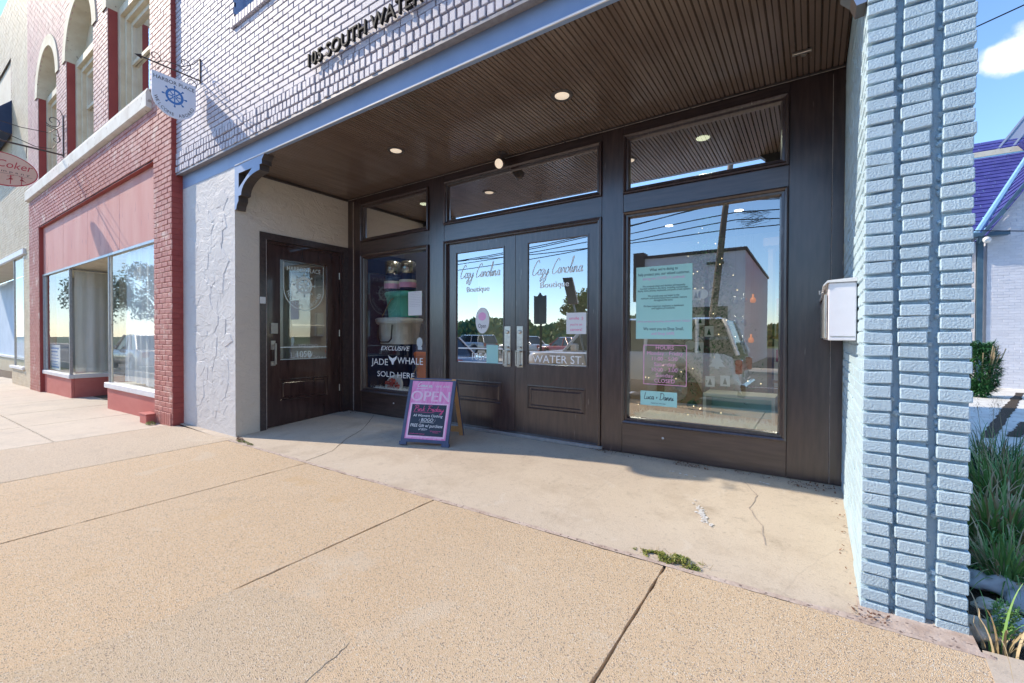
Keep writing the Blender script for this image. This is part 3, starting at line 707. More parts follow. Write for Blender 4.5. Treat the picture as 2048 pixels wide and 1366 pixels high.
# ---- double door
dx0, dxm, dx1 = oy(890, 600, YS).x, oy(1028, 600, YS).x, oy(1198, 600, YS).x
dz1 = oy(1030, 465, YS).z
mb = MB(); mb.rings(PS, -3.983, -1.802, -1.16, 1.231, [(0, .02), (0, -.02), (.02, -.024), (.028, -.012), (.04, -.01), (.045, .04)])
mb.build("door_frame", M['wood'], MBd)
mb = MB(); mb.cbox(dx0-.05, dx1+.05, YS-.03, YS+.1, -1.165, -1.128, .006); mb.build("threshold", M['alu'], MBd)
def leaf(x0, x1, glz, pan, P, zb, zt, wood, parent=MBd, d0=.028, name="entrance_door", gm='glassdoor'):
    gx0, gx1, g0, g1 = glz; px0, px1, p0, p1 = pan
    mb = MB()
    def st(u0, u1, z0, z1, k=0): mb.pbox(P, u0, u1, z0, z1, d0+k, d0+.045)
    st(x0, gx0, zb, zt); st(gx1, x1, zb, zt); st(gx0, gx1, g1, zt, .0006); st(gx0, gx1, p1, g0, .0006); st(gx0, gx1, zb, p0, .0006)
    mb.rings(P, gx0, gx1, g0, g1, [(0, d0), (0, d0-.006), (.014, d0-.006), (.022, d0+.012)])
    mb.rings(P, px0, px1, p0, p1, [(0, d0), (0, d0-.005), (.012, d0-.006), (.024, d0+.014), (.045, d0+.014), (.06, d0+.002)], close=True)
    if px0 > gx0+.005: st(gx0, px0, p0, p1, .0006)
    if px1 < gx1-.005: st(px1, gx1, p0, p1, .0006)
    L = mb.build(name, wood, parent)
    mb = MB(); mb.add([P(u, z, d0+.012) for u, z in ((gx0+.02, g0+.02), (gx1-.02, g0+.02), (gx1-.02, g1-.02), (gx0+.02, g1-.02))], [(0, 1, 2, 3)])
    mb.build("pane", M[gm], L); return L
z_ = lambda a, b: oy(a, b, YS).z
x_ = lambda a: oy(a, 600, YS).x
LL = leaf(dx0, dxm-.003, (x_(908), x_(1006), z_(960, 729), z_(960, 497)), (x_(908), x_(1001), z_(955, 805), z_(955, 762)), PS, -1.125, dz1, M['wood'])
LR = leaf(dxm+.003, dx1, (x_(1051), x_(1175), z_(1112, 734), z_(1112, 475)), (x_(1052), x_(1169), z_(1110, 825), z_(1110, 774)), PS, -1.125, dz1, M['wood'])
YD = YS+.028
for L, a, b in ((LL, 1006.5, 1019), (LR, 1031.5, 1044)):
    xa, xb = x_(a), x_(b); zt, zb = z_(1012, 652), z_(1012, 734); w = xb-xa
    mb = MB(); mb.cbox(xa, xb, YD-.008, YD, zb, zt, .004)
    zm = zb+(zt-zb)*.44
    mb.lathe(((xa+xb)/2, YD-.008, zt-.07), [(.022, 0), (.022, -.012), (.016, -.016), (.0, -.016)], 16, (0, 1, 0))
    mb.box((xa+xb)/2-.003, (xa+xb)/2+.003, YD-.026, YD-.024, zt-.08, zt-.06)
    mb.cbox(xa+w*.25, xb-w*.25, YD-.035, YD-.008, zm+.012, zm+.034, .004)
    h0, h1 = zb+.02, zm-.015; q = .009
    for u0, u1, c0, c1 in ((xa+q, xa+2*q+.003, h0, h1), (xb-2*q-.003, xb-q, h0, h1), (xa+q, xb-q, h0-.002, h0+.018), (xa+q, xb-q, h1-.016, h1+.002)): mb.cbox(u0, u1, YD-.055, YD-.04, c0, c1, .003)
    mb.cbox(xa+q, xb-q, YD-.042, YD-.008, h0+.002, h0+.014, .003); mb.cbox(xa+q, xb-q, YD-.042, YD-.008, h1-.012, h1-.001, .003)
    mb.build("handle", M['nickel'], L)
for zz in (.8, .05, -.7):
    for sx, L in ((dx0-.006, LL), (dx1+.006, LR)): mb = MB(); mb.tube([(sx, YD-.006, zz-.05), (sx, YD-.006, zz+.05)], .008, 8); mb.build("hinge", M['bronze'], L)
# vinyl lettering on the door glass
YG = YD+.009
PG = lambda u, z, d: (u, YG+d, z)
# ---- cursive stroke letters (u 0..adv, z 0 baseline, 1 = x height)
CUR = {
 'C': (1.5, [[(1.5,2.0),(1.3,2.45),(.95,2.3),(.5,1.4),(.35,.5),(.6,0),(1.05,.1),(1.5,.55)]]),
 'P': (1.3, [[(.35,-.1),(.55,1),(.75,2.1)],[(.1,1.8),(.6,2.3),(1.2,2.2),(1.35,1.7),(1,1.2),(.55,1.05)]]),
 'F': (1.3, [[(.35,-.1),(.55,1),(.75,2.1)],[(.2,2.0),(.8,2.25),(1.5,2.15)],[(.35,1.1),(.8,1.2),(1.2,1.2)]]),
 'L': (1.1, [[(.45,2.2),(.3,1.2),(.25,.2),(.5,0),(.9,.05),(1.1,.25)]]),
 'D': (1.5, [[(.35,2.1),(.3,1),(.25,.05)],[(.0,1.9),(.7,2.2),(1.4,1.6),(1.3,.6),(.7,.05),(.1,.05)]]),
 'o': (.85, [[(.55,.95),(.2,.8),(.1,.35),(.3,0),(.65,.15),(.75,.6),(.55,.95),(.65,.75),(.95,.8)]]),
 'z': (.8, [[(.05,.75),(.3,.95),(.6,.8),(.35,.35),(.1,.05),(.45,.1),(.55,-.5),(.2,-1.1),(.1,-.6),(.5,-.1),(.9,.4)]]),
 'y': (.9, [[(.05,.85),(.1,.3),(.35,.05),(.65,.4),(.75,.9),(.65,0),(.45,-1.0),(.1,-1.3),(.05,-.8),(.5,-.2),(.95,.4)]]),
 'a': (.95, [[(.7,.85),(.35,.95),(.1,.5),(.2,.05),(.5,.15),(.72,.9),(.7,.3),(.8,.02),(1,.3)]]),
 'r': (.7, [[(0,.3),(.2,.95),(.28,.75),(.55,.85),(.5,.3),(.6,.05),(.8,.3)]]),
 'l': (.5, [[(0,.3),(.35,1.4),(.45,2.4),(.3,2.5),(.2,1.2),(.25,.1),(.4,.02),(.6,.3)]]),
 'i': (.45, [[(0,.4),(.15,.9),(.15,.2),(.28,.02),(.5,.35)],[(.2,1.3),(.24,1.36)]]),
 'n': (1.0, [[(.02,.4),(.15,.95),(.12,0),(.3,.7),(.5,.95),(.62,.7),(.62,.15),(.78,.02),(1.05,.4)]]),
 'k': (.85, [[(.15,0),(.25,1.2),(.3,2.2)],[(.75,1.0),(.25,.5),(.75,.0)]]),
 'd': (.95, [[(.65,.8),(.35,.95),(.1,.5),(.2,.05),(.5,.15),(.75,1.2),(.85,2.2),(.72,.4),(.8,.02),(1,.3)]]),
 'u': (.9, [[(.05,.9),(.1,.25),(.35,.02),(.6,.4),(.7,.9),(.68,.2),(.95,.25)]]),
 'c': (.75, [[(.65,.8),(.35,.95),(.1,.45),(.3,.0),(.75,.25)]]),
 'm': (1.4, [[(.02,.4),(.12,.95),(.1,0),(.3,.8),(.45,.9),(.5,0),(.75,.8),(.9,.9),(.95,.15),(1.1,0),(1.4,.4)]]),
 'e': (.75, [[(.1,.4),(.5,.55),(.55,.9),(.25,.9),(.1,.4),(.3,0),(.75,.3)]]),
 '+': (.9, [[(.2,.6),(.7,.6)],[(.45,.3),(.45,.95)]]), ' ': (.5, [])}
def cursive(mb, s, P, u, z, width, xh, w, d=0, slant=.25, mi=None, rise=0):
    tot = sum(CUR[c][0] for c in s); k = width/(tot*xh) if tot else 1; a = 0
    for c in s:
        adv, strokes = CUR[c]
        for st in strokes:
            pts = []
            n = len(st)
            if n == 2: pts = st
            else:
                for i in range(n-1):
                    p0, p1, p2, p3 = st[max(i-1, 0)], st[i], st[i+1], st[min(i+2, n-1)]
                    for j in range(4):
                        t = j/4; f = [.5*((2*p1[q])+(-p0[q]+p2[q])*t+(2*p0[q]-5*p1[q]+4*p2[q]-p3[q])*t*t+(-p0[q]+3*p1[q]-3*p2[q]+p3[q])*t**3) for q in (0, 1)]; pts.append(f)
                pts.append(st[-1])
            mb.ribbon([(u+((a+p[0])*k+p[1]*slant)*xh, z+p[1]*xh+rise*(a+p[0])) for p in pts], P, w, d, mi)
        a += adv
for L, pa, pb, ln in ((LL, 913, 1004, "105A"), (LR, 1056, 1172, "WATER ST.")):
    ua, ub = x_(pa), x_(pb); pm = (pa+pb)/2; mb = MB()
    zc = z_(pm, 562 if L is LL else 556); cursive(mb, "Cozy Carolina", PG, ua+.01, zc+.055, (ub-ua)*.9, .068, .0075, -.001); mb.build("glass_script", M['vinyl'], L); mb = MB()
    mb.text("Boutique", PG, (ua+ub)/2-.04, z_(pm, 582 if L is LL else 573), (ub-ua)*.5, .065, -.0022, 'C'); mb.build("glass_lettering", M['vinyl'], L); mb = MB()
    za, zb = z_(pm, 697 if L is LL else 705), z_(pm, 725 if L is LL else 731)
    for zz in (za, zb): m2 = MB(); m2.pbox(PG, ua, ub-.01, zz-.008, zz+.007, -.0012, -.0006); m2.build("frosted_band", M['vinyl'], L)
    mb.text(ln, PG, (ua+ub)/2, z_(pm, 720 if L is LL else 727), (ub-ua)*(.36 if L is LL else .88), .085, -.001, 'C')
    mb.build("glass_lettering", M['vinyl'], L)
# paper notices on the inside of the doors
PGi = lambda u, z, d: (u, YG-.003+d, z)
def notice(name, label, cat, P, u0, u1, z0, z1, mbase, texts=(), d=.0, group=None, th=.001):
    mb = MB(); mb.pbox(P, u0, u1, z0, z1, d, d+th, 0)
    mats = [mbase, M['signdark'], M['pinkvinyl'], M['signblue'], M['leafgreen'], M['chalkpink']]
    for t in texts:
        s, zc, w, h, mi = t[:5]; al = t[5] if len(t) > 5 else 'C'
        uu = (u0+u1)/2 if al == 'C' else u0+.02
        mb.text(s, P, uu, z0+(z1-z0)*zc, w*(u1-u0), h, d-.0012, al, mi=mi)
    return solo(mb, name, mats, label, cat, group)
# oval open hanger
mb = MB(); c = oy(966, 641, YG+.01); n = 28
mb.prism([(c.x+.105*math.cos(6.283*i/n), YG-.006, c.z+.16*math.sin(6.283*i/n)) for i in range(n)], (0, .003, 0), 0)
mb.prism([(c.x+.06*math.cos(6.283*i/n), YG-.0075, c.z+.05+.05*math.sin(6.283*i/n)) for i in range(n)], (0, .001, 0), 1)
mb.text("Open", lambda u, z, d: (u, YG-.0075+d, z), c.x, c.z-.09, .12, .05, 0, 'C', mi=2)
solo(mb, "open_sign", [M['paperwhite'], M['pinkvinyl'], M['signdark']], "oval white open sign hanging inside the left door glass", "sign")
notice("paper_notice", "square white notice with pink handwriting inside the right door glass", "paper", PGi, x_(1130), x_(1170), z_(1150, 668), z_(1150, 625), M['paperwhite'], (("smile :)", .68, .7, .03, 5), ("you're on", .4, .6, .025, 5), ("camera!", .15, .6, .03, 5)))
notice("paper_notice", "blank pale green sheet low inside the left door glass", "paper", PGi, x_(970), x_(993), z_(980, 728), z_(980, 690), M['mint'])
# ---- side door 105B in the return wall
def Y_(a, b=600): return ox(a, b, XE).y
def Zx(a, b): return ox(a, b, XE).z
fl = lambda y: -1.28+.0676*(y-2.6)
mb = MB(); w = .085
fz1 = Zx(690, 495)
for (u0, u1, z0, z1) in ((DY0, DY0+w, -1.27, DZ1), (YS-.10, YS-.013, -1.2, DZ1), (DY0+w, YS-.10, DZ1-.09, DZ1)): mb.pbox(PD, u0, u1, z0, z1, -.012, .05)
mb.build("side_door_frame", M['woodh'], MBd)
mb = MB()
for (u0, u1, z0, z1) in ((DY0+w, DY0+w+.006, -1.25, DZ1-.09),): mb.pbox(PD, u0-.006, u0, z0, z1, -.016, -.012)
mb.build("caulk_line", M['caulk'], MBd)
u0, u1 = DY0+w+.002, YS-.102; zt = DZ1-.092
mb = MB(); mb.pbox(PD, u0, u0+.03, -1.26, zt, .03, .12); mb.pbox(PD, u1-.03, u1, -1.2, zt, .03, .12); mb.pbox(PD, u0+.03, u1-.03, zt-.035, zt, .03, .12); mb.build("side_door_jamb", M['wooddoor'], MBd)
g0, g1 = Y_(561.7), Y_(660); zg0, zg1 = Zx(600, 721.5), Zx(600, 520)
SD = leaf(u0+.032, u1-.032, (g0, g1, zg0, zg1), (g0+.01, g1-.005, Zx(600, 799), Zx(600, 756)), PD, -1.235, zt-.037, M['wooddoor'], d0=.05, name="side_door", gm="glassside")
DX = .05
mb = MB(); ka, kb = Y_(544.5, 656), Y_(558, 656)
mb.pbox(PD, ka, kb, Zx(551, 667), Zx(551, 646), DX-.022, DX); mb.pbox(PD, ka+.012, kb-.012, Zx(551, 657), Zx(551, 649), DX-.027, DX-.022)
mb.lathe((XE-DX+.022, (ka+kb)/2, Zx(551, 662)), [(.012, 0), (.012, .006), (0, .006)], 12, (1, 0, 0)); mb.build("keypad_lock", M['nickel'], SD)
mb = MB(); za, zb = Zx(551, 681.5), Zx(551, 731.5); ym = (ka+kb)/2-.01
mb.pbox(PD, ym-.03, ym+.03, za-.12, za, DX-.008, DX); mb.pbox(PD, ym-.03, ym+.03, zb, zb+.06, DX-.008, DX)
mb.pbox(PD, ym-.012, ym+.012, za-.06, za-.035, DX-.06, DX-.008); mb.pbox(PD, ym-.012, ym+.012, zb+.02, zb+.045, DX-.06, DX-.008); mb.pbox(PD, ym-.012, ym+.012, zb+.02, za-.035, DX-.075, DX-.06)
mb.build("handle", M['nickel'], SD)
for py in (552, 666, 775): mb = MB(); mb.tube([(XE-.034, u1-.036, Zx(680, py)-.05), (XE-.034, u1-.036, Zx(680, py)+.05)], .008, 8); mb.build("hinge", M['nickel'], SD)
PDg = lambda u, z, d: (XE-DX-.012+.001-d, u, z)
mb = MB()
za, zb = Zx(610, 694), Zx(610, 718)
for zz in (za, zb): mb = MB(); mb.pbox(PDg, g0+.022, g1-.022, zz-.006, zz+.006, -.001, 0); mb.build("frosted_band", M['vinylpale'], SD)
mb = MB(); mb.text("105B", PDg, (g0+g1)/2, Zx(612, 714), .22, .085, -.001, 'C'); mb.build("glass_lettering", M['vinylpale'], SD); mb = MB()
def wheel(mb, P, cu, cz, R, mi=0, d=-.001):
    n = 32
    def ring(r0, r1):
        vs = []
        for i in range(n):
            a = 6.2832*i/n
            for r in (r0, r1): vs.append(P(cu+r*math.cos(a), cz+r*math.sin(a), d))
        mb.add(vs, [(2*i, 2*i+1, (2*i+3) % (2*n), (2*i+2) % (2*n)) for i in range(n)], mi)
    ring(R*.52, R*.72); ring(.0, R*.10); ring(R*.15, R*.22)
    for k in range(8):
        a = k*math.pi/4+.0; c_, s_ = math.cos(a), math.sin(a); dd = d-.0002
        mb.ribbon([(cu+R*.2*c_, cz+R*.2*s_), (cu+R*.55*c_, cz+R*.55*s_)], P, R*.09, dd, mi)
        mb.ribbon([(cu+R*.7*c_, cz+R*.7*s_), (cu+R*.9*c_, cz+R*.9*s_)], P, R*.08, dd, mi)
        mb.add([P(cu+R*(.92*c_)+R*.09*math.cos(t*.7854), cz+R*(.92*s_)+R*.09*math.sin(t*.7854), dd) for t in range(8)], [tuple(range(8))], mi)
def shield(P, cu, ztop, w, h, n=24):      # outline of the badge: flat top, sides, half round bottom
    pts = [(cu-w/2, ztop), (cu+w/2, ztop)]
    zc = ztop-(h-w/2)
    for i in range(n+1):
        a = -math.pi*i/n; pts.append((cu+w/2*math.cos(a), zc+w/2*math.sin(a)))
    return pts, zc
def arc_text(mb, s, P, cu, cz, R, a0, a1, h, d, mi=0):
    for i, ch in enumerate(s):
        if ch == ' ': continue
        a = a0+(a1-a0)*i/(len(s)-1); mb.text(ch, P, cu+R*math.cos(a), cz+R*math.sin(a), None, h, d, 'C', mi=mi, rot=a+math.pi/2)
cu, ztp, sw, sh_ = (Y_(576, 560)+Y_(647, 560))/2+.005, Zx(611, 527.5), .60, .66
pts, zc = shield(PDg, cu, ztp, sw, sh_)
mb.ribbon(pts+[pts[0], pts[1]], PDg, .012, -.001)
mb.text("HARBOR PLACE", PDg, cu, ztp-.115, sw*.84, .062, -.001, 'C'); wheel(mb, PDg, cu, zc+.055, .17)
arc_text(mb, "WELCOME ABOARD", PDg, cu, zc, sw/2-.035, math.radians(196), math.radians(344), .046, -.001)
mb.build("glass_lettering", M['vinylpale'], SD)
mb = MB(); k = oy(524, 604, 1); mb.pbox(PD, Y_(522, 604)-.02, Y_(529, 604), Zx(524, 607), Zx(524, 594), -.03, -.012); mb.build("doorbell", M['plastic'], MBd)
# side room behind 105B, with a cream wall added to lighten the glass
mb = MB(); mb.box(XE-.17, XE-.12, YF+.03, YF+.1, -1.4, 2.1); mb.box(XE-.62, XE-.6, YF+.05, 6, -1.4, 2.1); mb.box(XE-2.5, XE-.12, 5.4, 5.5, -1.4, 2.1); mb.box(XE-2.5, XE-.18, YF+.03, YF+.07, -1.4, 2.1); mb.build("stair_hall_pale_backing", M['cream'], MBd)
# ---- vinyl on the small display window
YGW = YS+.029; PW = lambda u, z, d: (u, YGW+d, z)
xw = lambda px, py: oy(px, py, YS+.03).x
zw = lambda px, py: oy(px, py, YS+.03).z
mb = MB()
def wt(s, pxa, pxb, pyb, h, sh=0):
    mb = MB(); mb.text(s, PW, xw(pxa, pyb), zw((pxa+pxb)/2, pyb), xw(pxb, pyb)-xw(pxa, pyb), h, -.001, 'L', shear=sh); mb.build("glass_lettering", M['vinyl'], WL)
wt("EXCLUSIVE", 762, 820, 701, .062, .3); wt("JADE", 743, 776, 729.5, .092); wt("WHALE", 795, 846, 728.5, .092); wt("SOLD HERE", 755, 829, 755, .078)
ct = oy(785.5, 722, YS+.03); tail = [(-.09,.06),(-.045,.035),(0,.02),(.045,.035),(.09,.06),(.07,.01),(.03,-.02),(.014,-.06),(-.014,-.06),(-.03,-.02),(-.07,.01)]
mb.add([PW(ct.x+a*1.05, ct.z+b*1.1+.015, -.001) for a, b in tail], [(0, 1, 10), (1, 2, 9, 10), (2, 3, 6, 9), (3, 4, 5), (3, 5, 6), (9, 6, 7, 8)])
mb.build("whale_tail", M['vinyl'], WL)
# ---- hours on the big display window
mb = MB(); a, b = oy(1288, 690, YS+.03), oy(1372.5, 772.5, YS+.03)
mb.ribbon([(a.x, a.z), (b.x, a.z), (b.x, b.z), (a.x, b.z), (a.x, a.z)], PW, .008, -.001)
cx_ = (a.x+b.x)/2; hh = (a.z-b.z)
for i, (s, w) in enumerate((("HOURS", .42), ("Monday - Friday", .84), ("11:00 - 5:30", .60), ("Saturday", .50), ("10:00 - 3:00", .60), ("Sunday", .42), ("CLOSED", .48))):
    mb.text(s, PW, cx_, a.z-hh*(i+.78)/7.15, w*(b.x-a.x), .036, -.0012, 'C')
mb.build("glass_lettering", M['pinkvinyl'], WR)
# ================================================================== address letters
mb = MB(); PL = lambda u, z, d: (u, 2.53+d, z)
la, lb = oy(616, 129, 2.52), oy(835, 11, 2.52); zb = (la.z+lb.z)/2
k = (lb.x-la.x)
mb.text("105 SOUTH WATER ST", PL, la.x, zb, k*1.19, .125, 0, 'L', ext=.014)
for i in range(16): x = la.x+k*1.19*(i+.5)/16; mb.box(x-.002, x+.002, 2.53, 2.58, zb+.05, zb+.054)
mb.build("address_letters", M['black'], MBd)
# ================================================================== lights on and in the soffit
def downlight(px, py, lit, label, grp):
    c = oz(px, py, 2.11)
    e = anchored("recessed_light", label, "ceiling light", (c.x, c.y, 2.11), grp)
    mb = MB(); mb.lathe((c.x, c.y, 2.11), [(.062, .0), (.066, -.006), (.082, -.008), (.095, -.004), (.097, .001)], 28); mb.build("trim_ring", M['bronze'], e, True)
    mb = MB(); mb.lathe((c.x, c.y, 2.104), [(0.0, 0), (.062, 0), (.064, .004)], 28); mb.build("diffuser", lit, e, True)
downlight(1124, 191, M['lampdim'], "recessed soffit light nearer to the pale blue pillar", "soffit lights")
downlight(792, 301, M['lampdim'], "recessed soffit light nearer to the left bracket", "soffit lights")
c = oz(1001, 305, 2.10)
sp = anchored("spotlight", "round bronze spotlight with cream lens tilted down above the double doors", "spotlight", (c.x, 4.2, 2.10))
mb = MB(); mb.lathe((c.x, 4.18, 2.108), [(0, -.03), (.03, -.03), (.055, -.012), (.057, 0)], 20); mb.tube([(c.x, 4.18, 2.08), (c.x-.01, 4.16, 2.02)], .012, 10); mb.build("mount", M['iron'], sp, True)
ax = Vector((.05, -.85, -.4)).normalized(); c0 = Vector((c.x-.005, 4.15, 1.985))
mb = MB(); mb.lathe(c0, [(0, -.09), (.03, -.085), (.05, -.05), (.058, .0), (.06, .05), (.053, .05)], 24, ax); mb.build("housing", M['iron'], sp, True)
mb = MB(); mb.lathe(c0+ax*.046, [(0, 0), (.054, 0)], 24, ax); mb.build("lens", M['lampdim'], sp, True)
c = oz(1607, 103, 2.10)
mb = MB(); mb.cbox(c.x-.07, c.x+.05, c.y-.012, c.y+.012, 2.088, 2.108, .003); mb.lathe((c.x, c.y+.045, 2.108), [(0, -.016), (.016, -.014), (.02, 0)], 12)
solo(mb, "door_closer_plate", M['nickel'], "small metal plate screwed to the soffit above the big display window", "metal plate")
c = oz(1690, 20, 2.10)
cm = anchored("security_camera", "white rounded security camera under the soffit beside the pale blue pillar", "camera", (XP-.09, 3.02, 2.11))
mb = MB(); mb.lathe((XP-.10, 3.02, 1.93), [(0, -.0), (.028, .0), (.044, .012), (.05, .04), (.05, .15), (.04, .18)], 20); mb.build("housing", M['white'], cm, True)
mb = MB(); mb.lathe((XP-.10, 3.02, 1.93), [(0, -.014), (.016, -.01), (.024, 0)], 16); mb.build("lens", M['black'], cm, True)
# ================================================================== mailbox on the pillar side
ym = ox(1715, 620, XP).y; a = oy(1657, 560, ym)
zt, zbm = oy(1690, 560, ym).z, oy(1690, 681, ym).z
yb2 = ox(1637, 600, a.x).y
mbx = anchored("mailbox", "white metal mailbox mounted on the side of the pale blue pillar", "mailbox", (XP, (ym+yb2)/2, zbm))
mb = MB(); mb.cbox(a.x, XP-.004, ym, yb2, zbm, zt-.012, .004); mb.build("box", M['whiteshade'], mbx)
mb = MB(); mb.prism([(XP-.003, ym-.012, zt+.012), (a.x-.004, ym-.012, zt+.002), (a.x-.024, ym-.012, zt-.022), (a.x-.024, ym-.012, zt-.028), (a.x-.004, ym-.012, zt-.010), (XP-.003, ym-.012, zt-.010)], (0, yb2-ym+.024, 0)); mb.build("lid", M['white'], mbx)
mb = MB(); mb.cbox(a.x-.018, a.x-.003, ym+.01, yb2-.01, zbm+.01, zt-.07, .004); mb.build("door", M['nickel'], mbx)
mb = MB(); mb.tube([(a.x-.022, ym+.03, zt-.06), (a.x-.04, ym+.03, zt-.07), (a.x-.04, ym+.03, zt-.05)], .004, 6); mb.cbox(a.x-.03, a.x-.019, (ym+yb2)/2-.03, (ym+yb2)/2+.03, zt-.16, zt-.10, .003); mb.build("latch", M['alu'], mbx)
mb = MB(); mb.box(a.x+.01, XP-.01, ym-.0025, ym-.001, zbm+.02, zbm+.024); mb.build("seam", M['nickel'], mbx)
# ================================================================== hanging blade sign "HARBOR PLACE"
XS = -6.75
hs = anchored("hanging_sign", "shield shaped white sign with a blue ship wheel hanging from a scrolled iron bracket", "sign", (XS, 2.58, 3.3))
PSg = lambda u, z, d: (XS+.008-d, u, z)
S_ = lambda px, py: ox(px, py, XS)
mb = MB(); p0 = S_(283, 118); p1 = S_(402, 158)
zbar = (p1.z+p0.z)/2
mb.tube([(XS, p0.y, zbar), (XS, 2.575, zbar)], .009, 8); mb.box(XS-.012, XS+.012, 2.566, 2.579, 3.34, 3.66)
mb.add([(XS, p0.y-.07, zbar), (XS, p0.y, zbar+.03), (XS, p0.y, zbar-.03), (XS+.02, p0.y, zbar), (XS-.02, p0.y, zbar)], [(0, 1, 2), (0, 3, 4), (1, 3, 2), (1, 4, 2)])
def scroll(x, yc, zc, r, t0, t1, turns=1, dirn=1, P=None):
    return [(x, yc+dirn*(r*(1-.72*i/26))*math.cos(t0+(t1-t0)*i/26), zc+(r*(1-.72*i/26))*math.sin(t0+(t1-t0)*i/26)) for i in range(27)]
mb.tube(scroll(XS, p0.y+.13, zbar+.075, .07, -1.5, 5), .005, 6)
mb.tube([(XS, p0.y+.17, zbar+.03), (XS, 2.2, zbar+.07), (XS, 2.38, zbar+.09), (XS, 2.5, zbar+.18), (XS, 2.57, zbar+.28)], .005, 6)
mb.tube(scroll(XS, 2.40, zbar+.02+.12, .09, -2.4, 4), .005, 6); mb.tube(scroll(XS, 2.48, zbar-.1, .07, 2, -4), .005, 6)
for yy in (2.12, 2.44): mb.tube([(XS, yy, zbar), (XS+.012, yy+.008, zbar-.03), (XS, yy, zbar-.055)], .003, 6); mb.lathe((XS, yy, zbar-.06), [(.008, -.002), (.012, 0), (.008, .002)], 10, (1, 0, 0))
mb.build("bracket", M['iron'], hs)
y0s, y1s = S_(303, 141).y, S_(391, 169).y; ztp = (S_(303, 141).z+S_(391, 169).z)/2-.01; zbt = S_(362, 241).z
w_ = y1s-y0s; pts, zc = shield(PSg, (y0s+y1s)/2, ztp, w_, ztp-zbt)
mb = MB(); mb.prism([(XS-.008, p[0], p[1]) for p in pts], (.016, 0, 0)); bd = mb.build("sign_board", M['signwhite'], hs)
cu = (y0s+y1s)/2
mb = MB(); PSt = lambda u, z, d: (XS+.0095-d, u, z)
mb.text("HARBOR PLACE", PSt, cu, ztp-.085, w_*.93, .045, 0, 'C', mi=0)
arc_text(mb, "WELCOME ABOARD", PSt, cu, zc+.005, w_/2-.018, math.radians(196), math.radians(344), .036, 0, 0)
wheel(mb, PSt, cu, zc+.035, .135, 1, -.0005)
mb.build("lettering", [M['signdark'], M['signblue']], hs)
# ================================================================== red building
YR = 2.52; YQ = 2.60
RX0, RX1 = oy(58, 500, YR).x, -7.56
rb = anchored("red_brick_building", "old red and pink painted brick building with arched upstairs windows and an empty shop front", "building", (-12, YR, -1.3))
WN = [(-10.35, -8.36), (-13.10, -11.20), (-15.70, -13.92)]
SPR, BT0, BT1, LZ = 5.78, 3.41, 3.71, 2.63
xo0, xo1 = -15.75, -8.24
def ivr(z):
    o = []
    if z < LZ: o.append((xo0, xo1))
    if BT0 < z < BT1+.02: o.append((RX0-.1, -8.30))
    if z > BT1:
        for a, b in WN:
            if z < SPR: o.append((a, b))
            else:
                r = (b-a)/2; h = r*r-(z-SPR)**2
                if h > 0: o.append(((a+b)/2-math.sqrt(h), (a+b)/2+math.sqrt(h)))
    return o
mb = MB(); bricks(mb, PY(YR), RX0, RX1, -1.5, 3.41, depth=.009, iv=ivr, ch=.004, jit=.002, hj=.006, joint=.012, course=.0755, blen=.215); mb.build("lower_brick_wall", M['brick_pink'], rb)
mb = MB(); bricks(mb, PY(YR), RX0, RX1, 3.41, 9.6, depth=.008, iv=ivr, ch=.004, jit=.002, hj=.006, joint=.012, course=.0755, blen=.215); mb.build("upper_brick_wall", M['brick_pinkup'], rb)
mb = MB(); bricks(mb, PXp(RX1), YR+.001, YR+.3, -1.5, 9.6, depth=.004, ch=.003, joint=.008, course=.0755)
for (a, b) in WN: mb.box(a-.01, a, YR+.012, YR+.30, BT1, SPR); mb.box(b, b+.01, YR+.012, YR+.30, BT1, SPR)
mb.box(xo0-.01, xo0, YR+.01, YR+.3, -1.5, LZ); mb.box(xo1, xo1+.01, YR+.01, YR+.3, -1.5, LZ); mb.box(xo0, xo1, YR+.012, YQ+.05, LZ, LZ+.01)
mb.build("shade_toned_reveals", M['brick_red'], rb)  # side faces toned darker red, their shade put into the colour
mb = MB(); mb.box(RX0, xo0-.01, YR+.06, 9, -1.5, 9.6); mb.box(xo1+.01, RX1-.01, YR+.06, 9, -1.5, 3.4); mb.box(xo0-.01, xo1+.01, YR+.3, 9, LZ+.06, 3.6); mb.box(RX0, -8.2, YR+.30, YR+.34, 3.5, 3.72); mb.box(-8.3, RX1-.01, YR+.06, 9, 3.4, 9.6); mb.build("inner_walls", M['inwall'], rb)
# soldier course at the foot of the right pier
mb = MB(); bricks(mb, PY(YR-.012), xo1+.02, RX1-.01, -1.34, -1.12, depth=.02, course=.22, blen=.078, joint=.014, stack=True); mb.build("plinth_bricks", M['brick_pink'], rb)
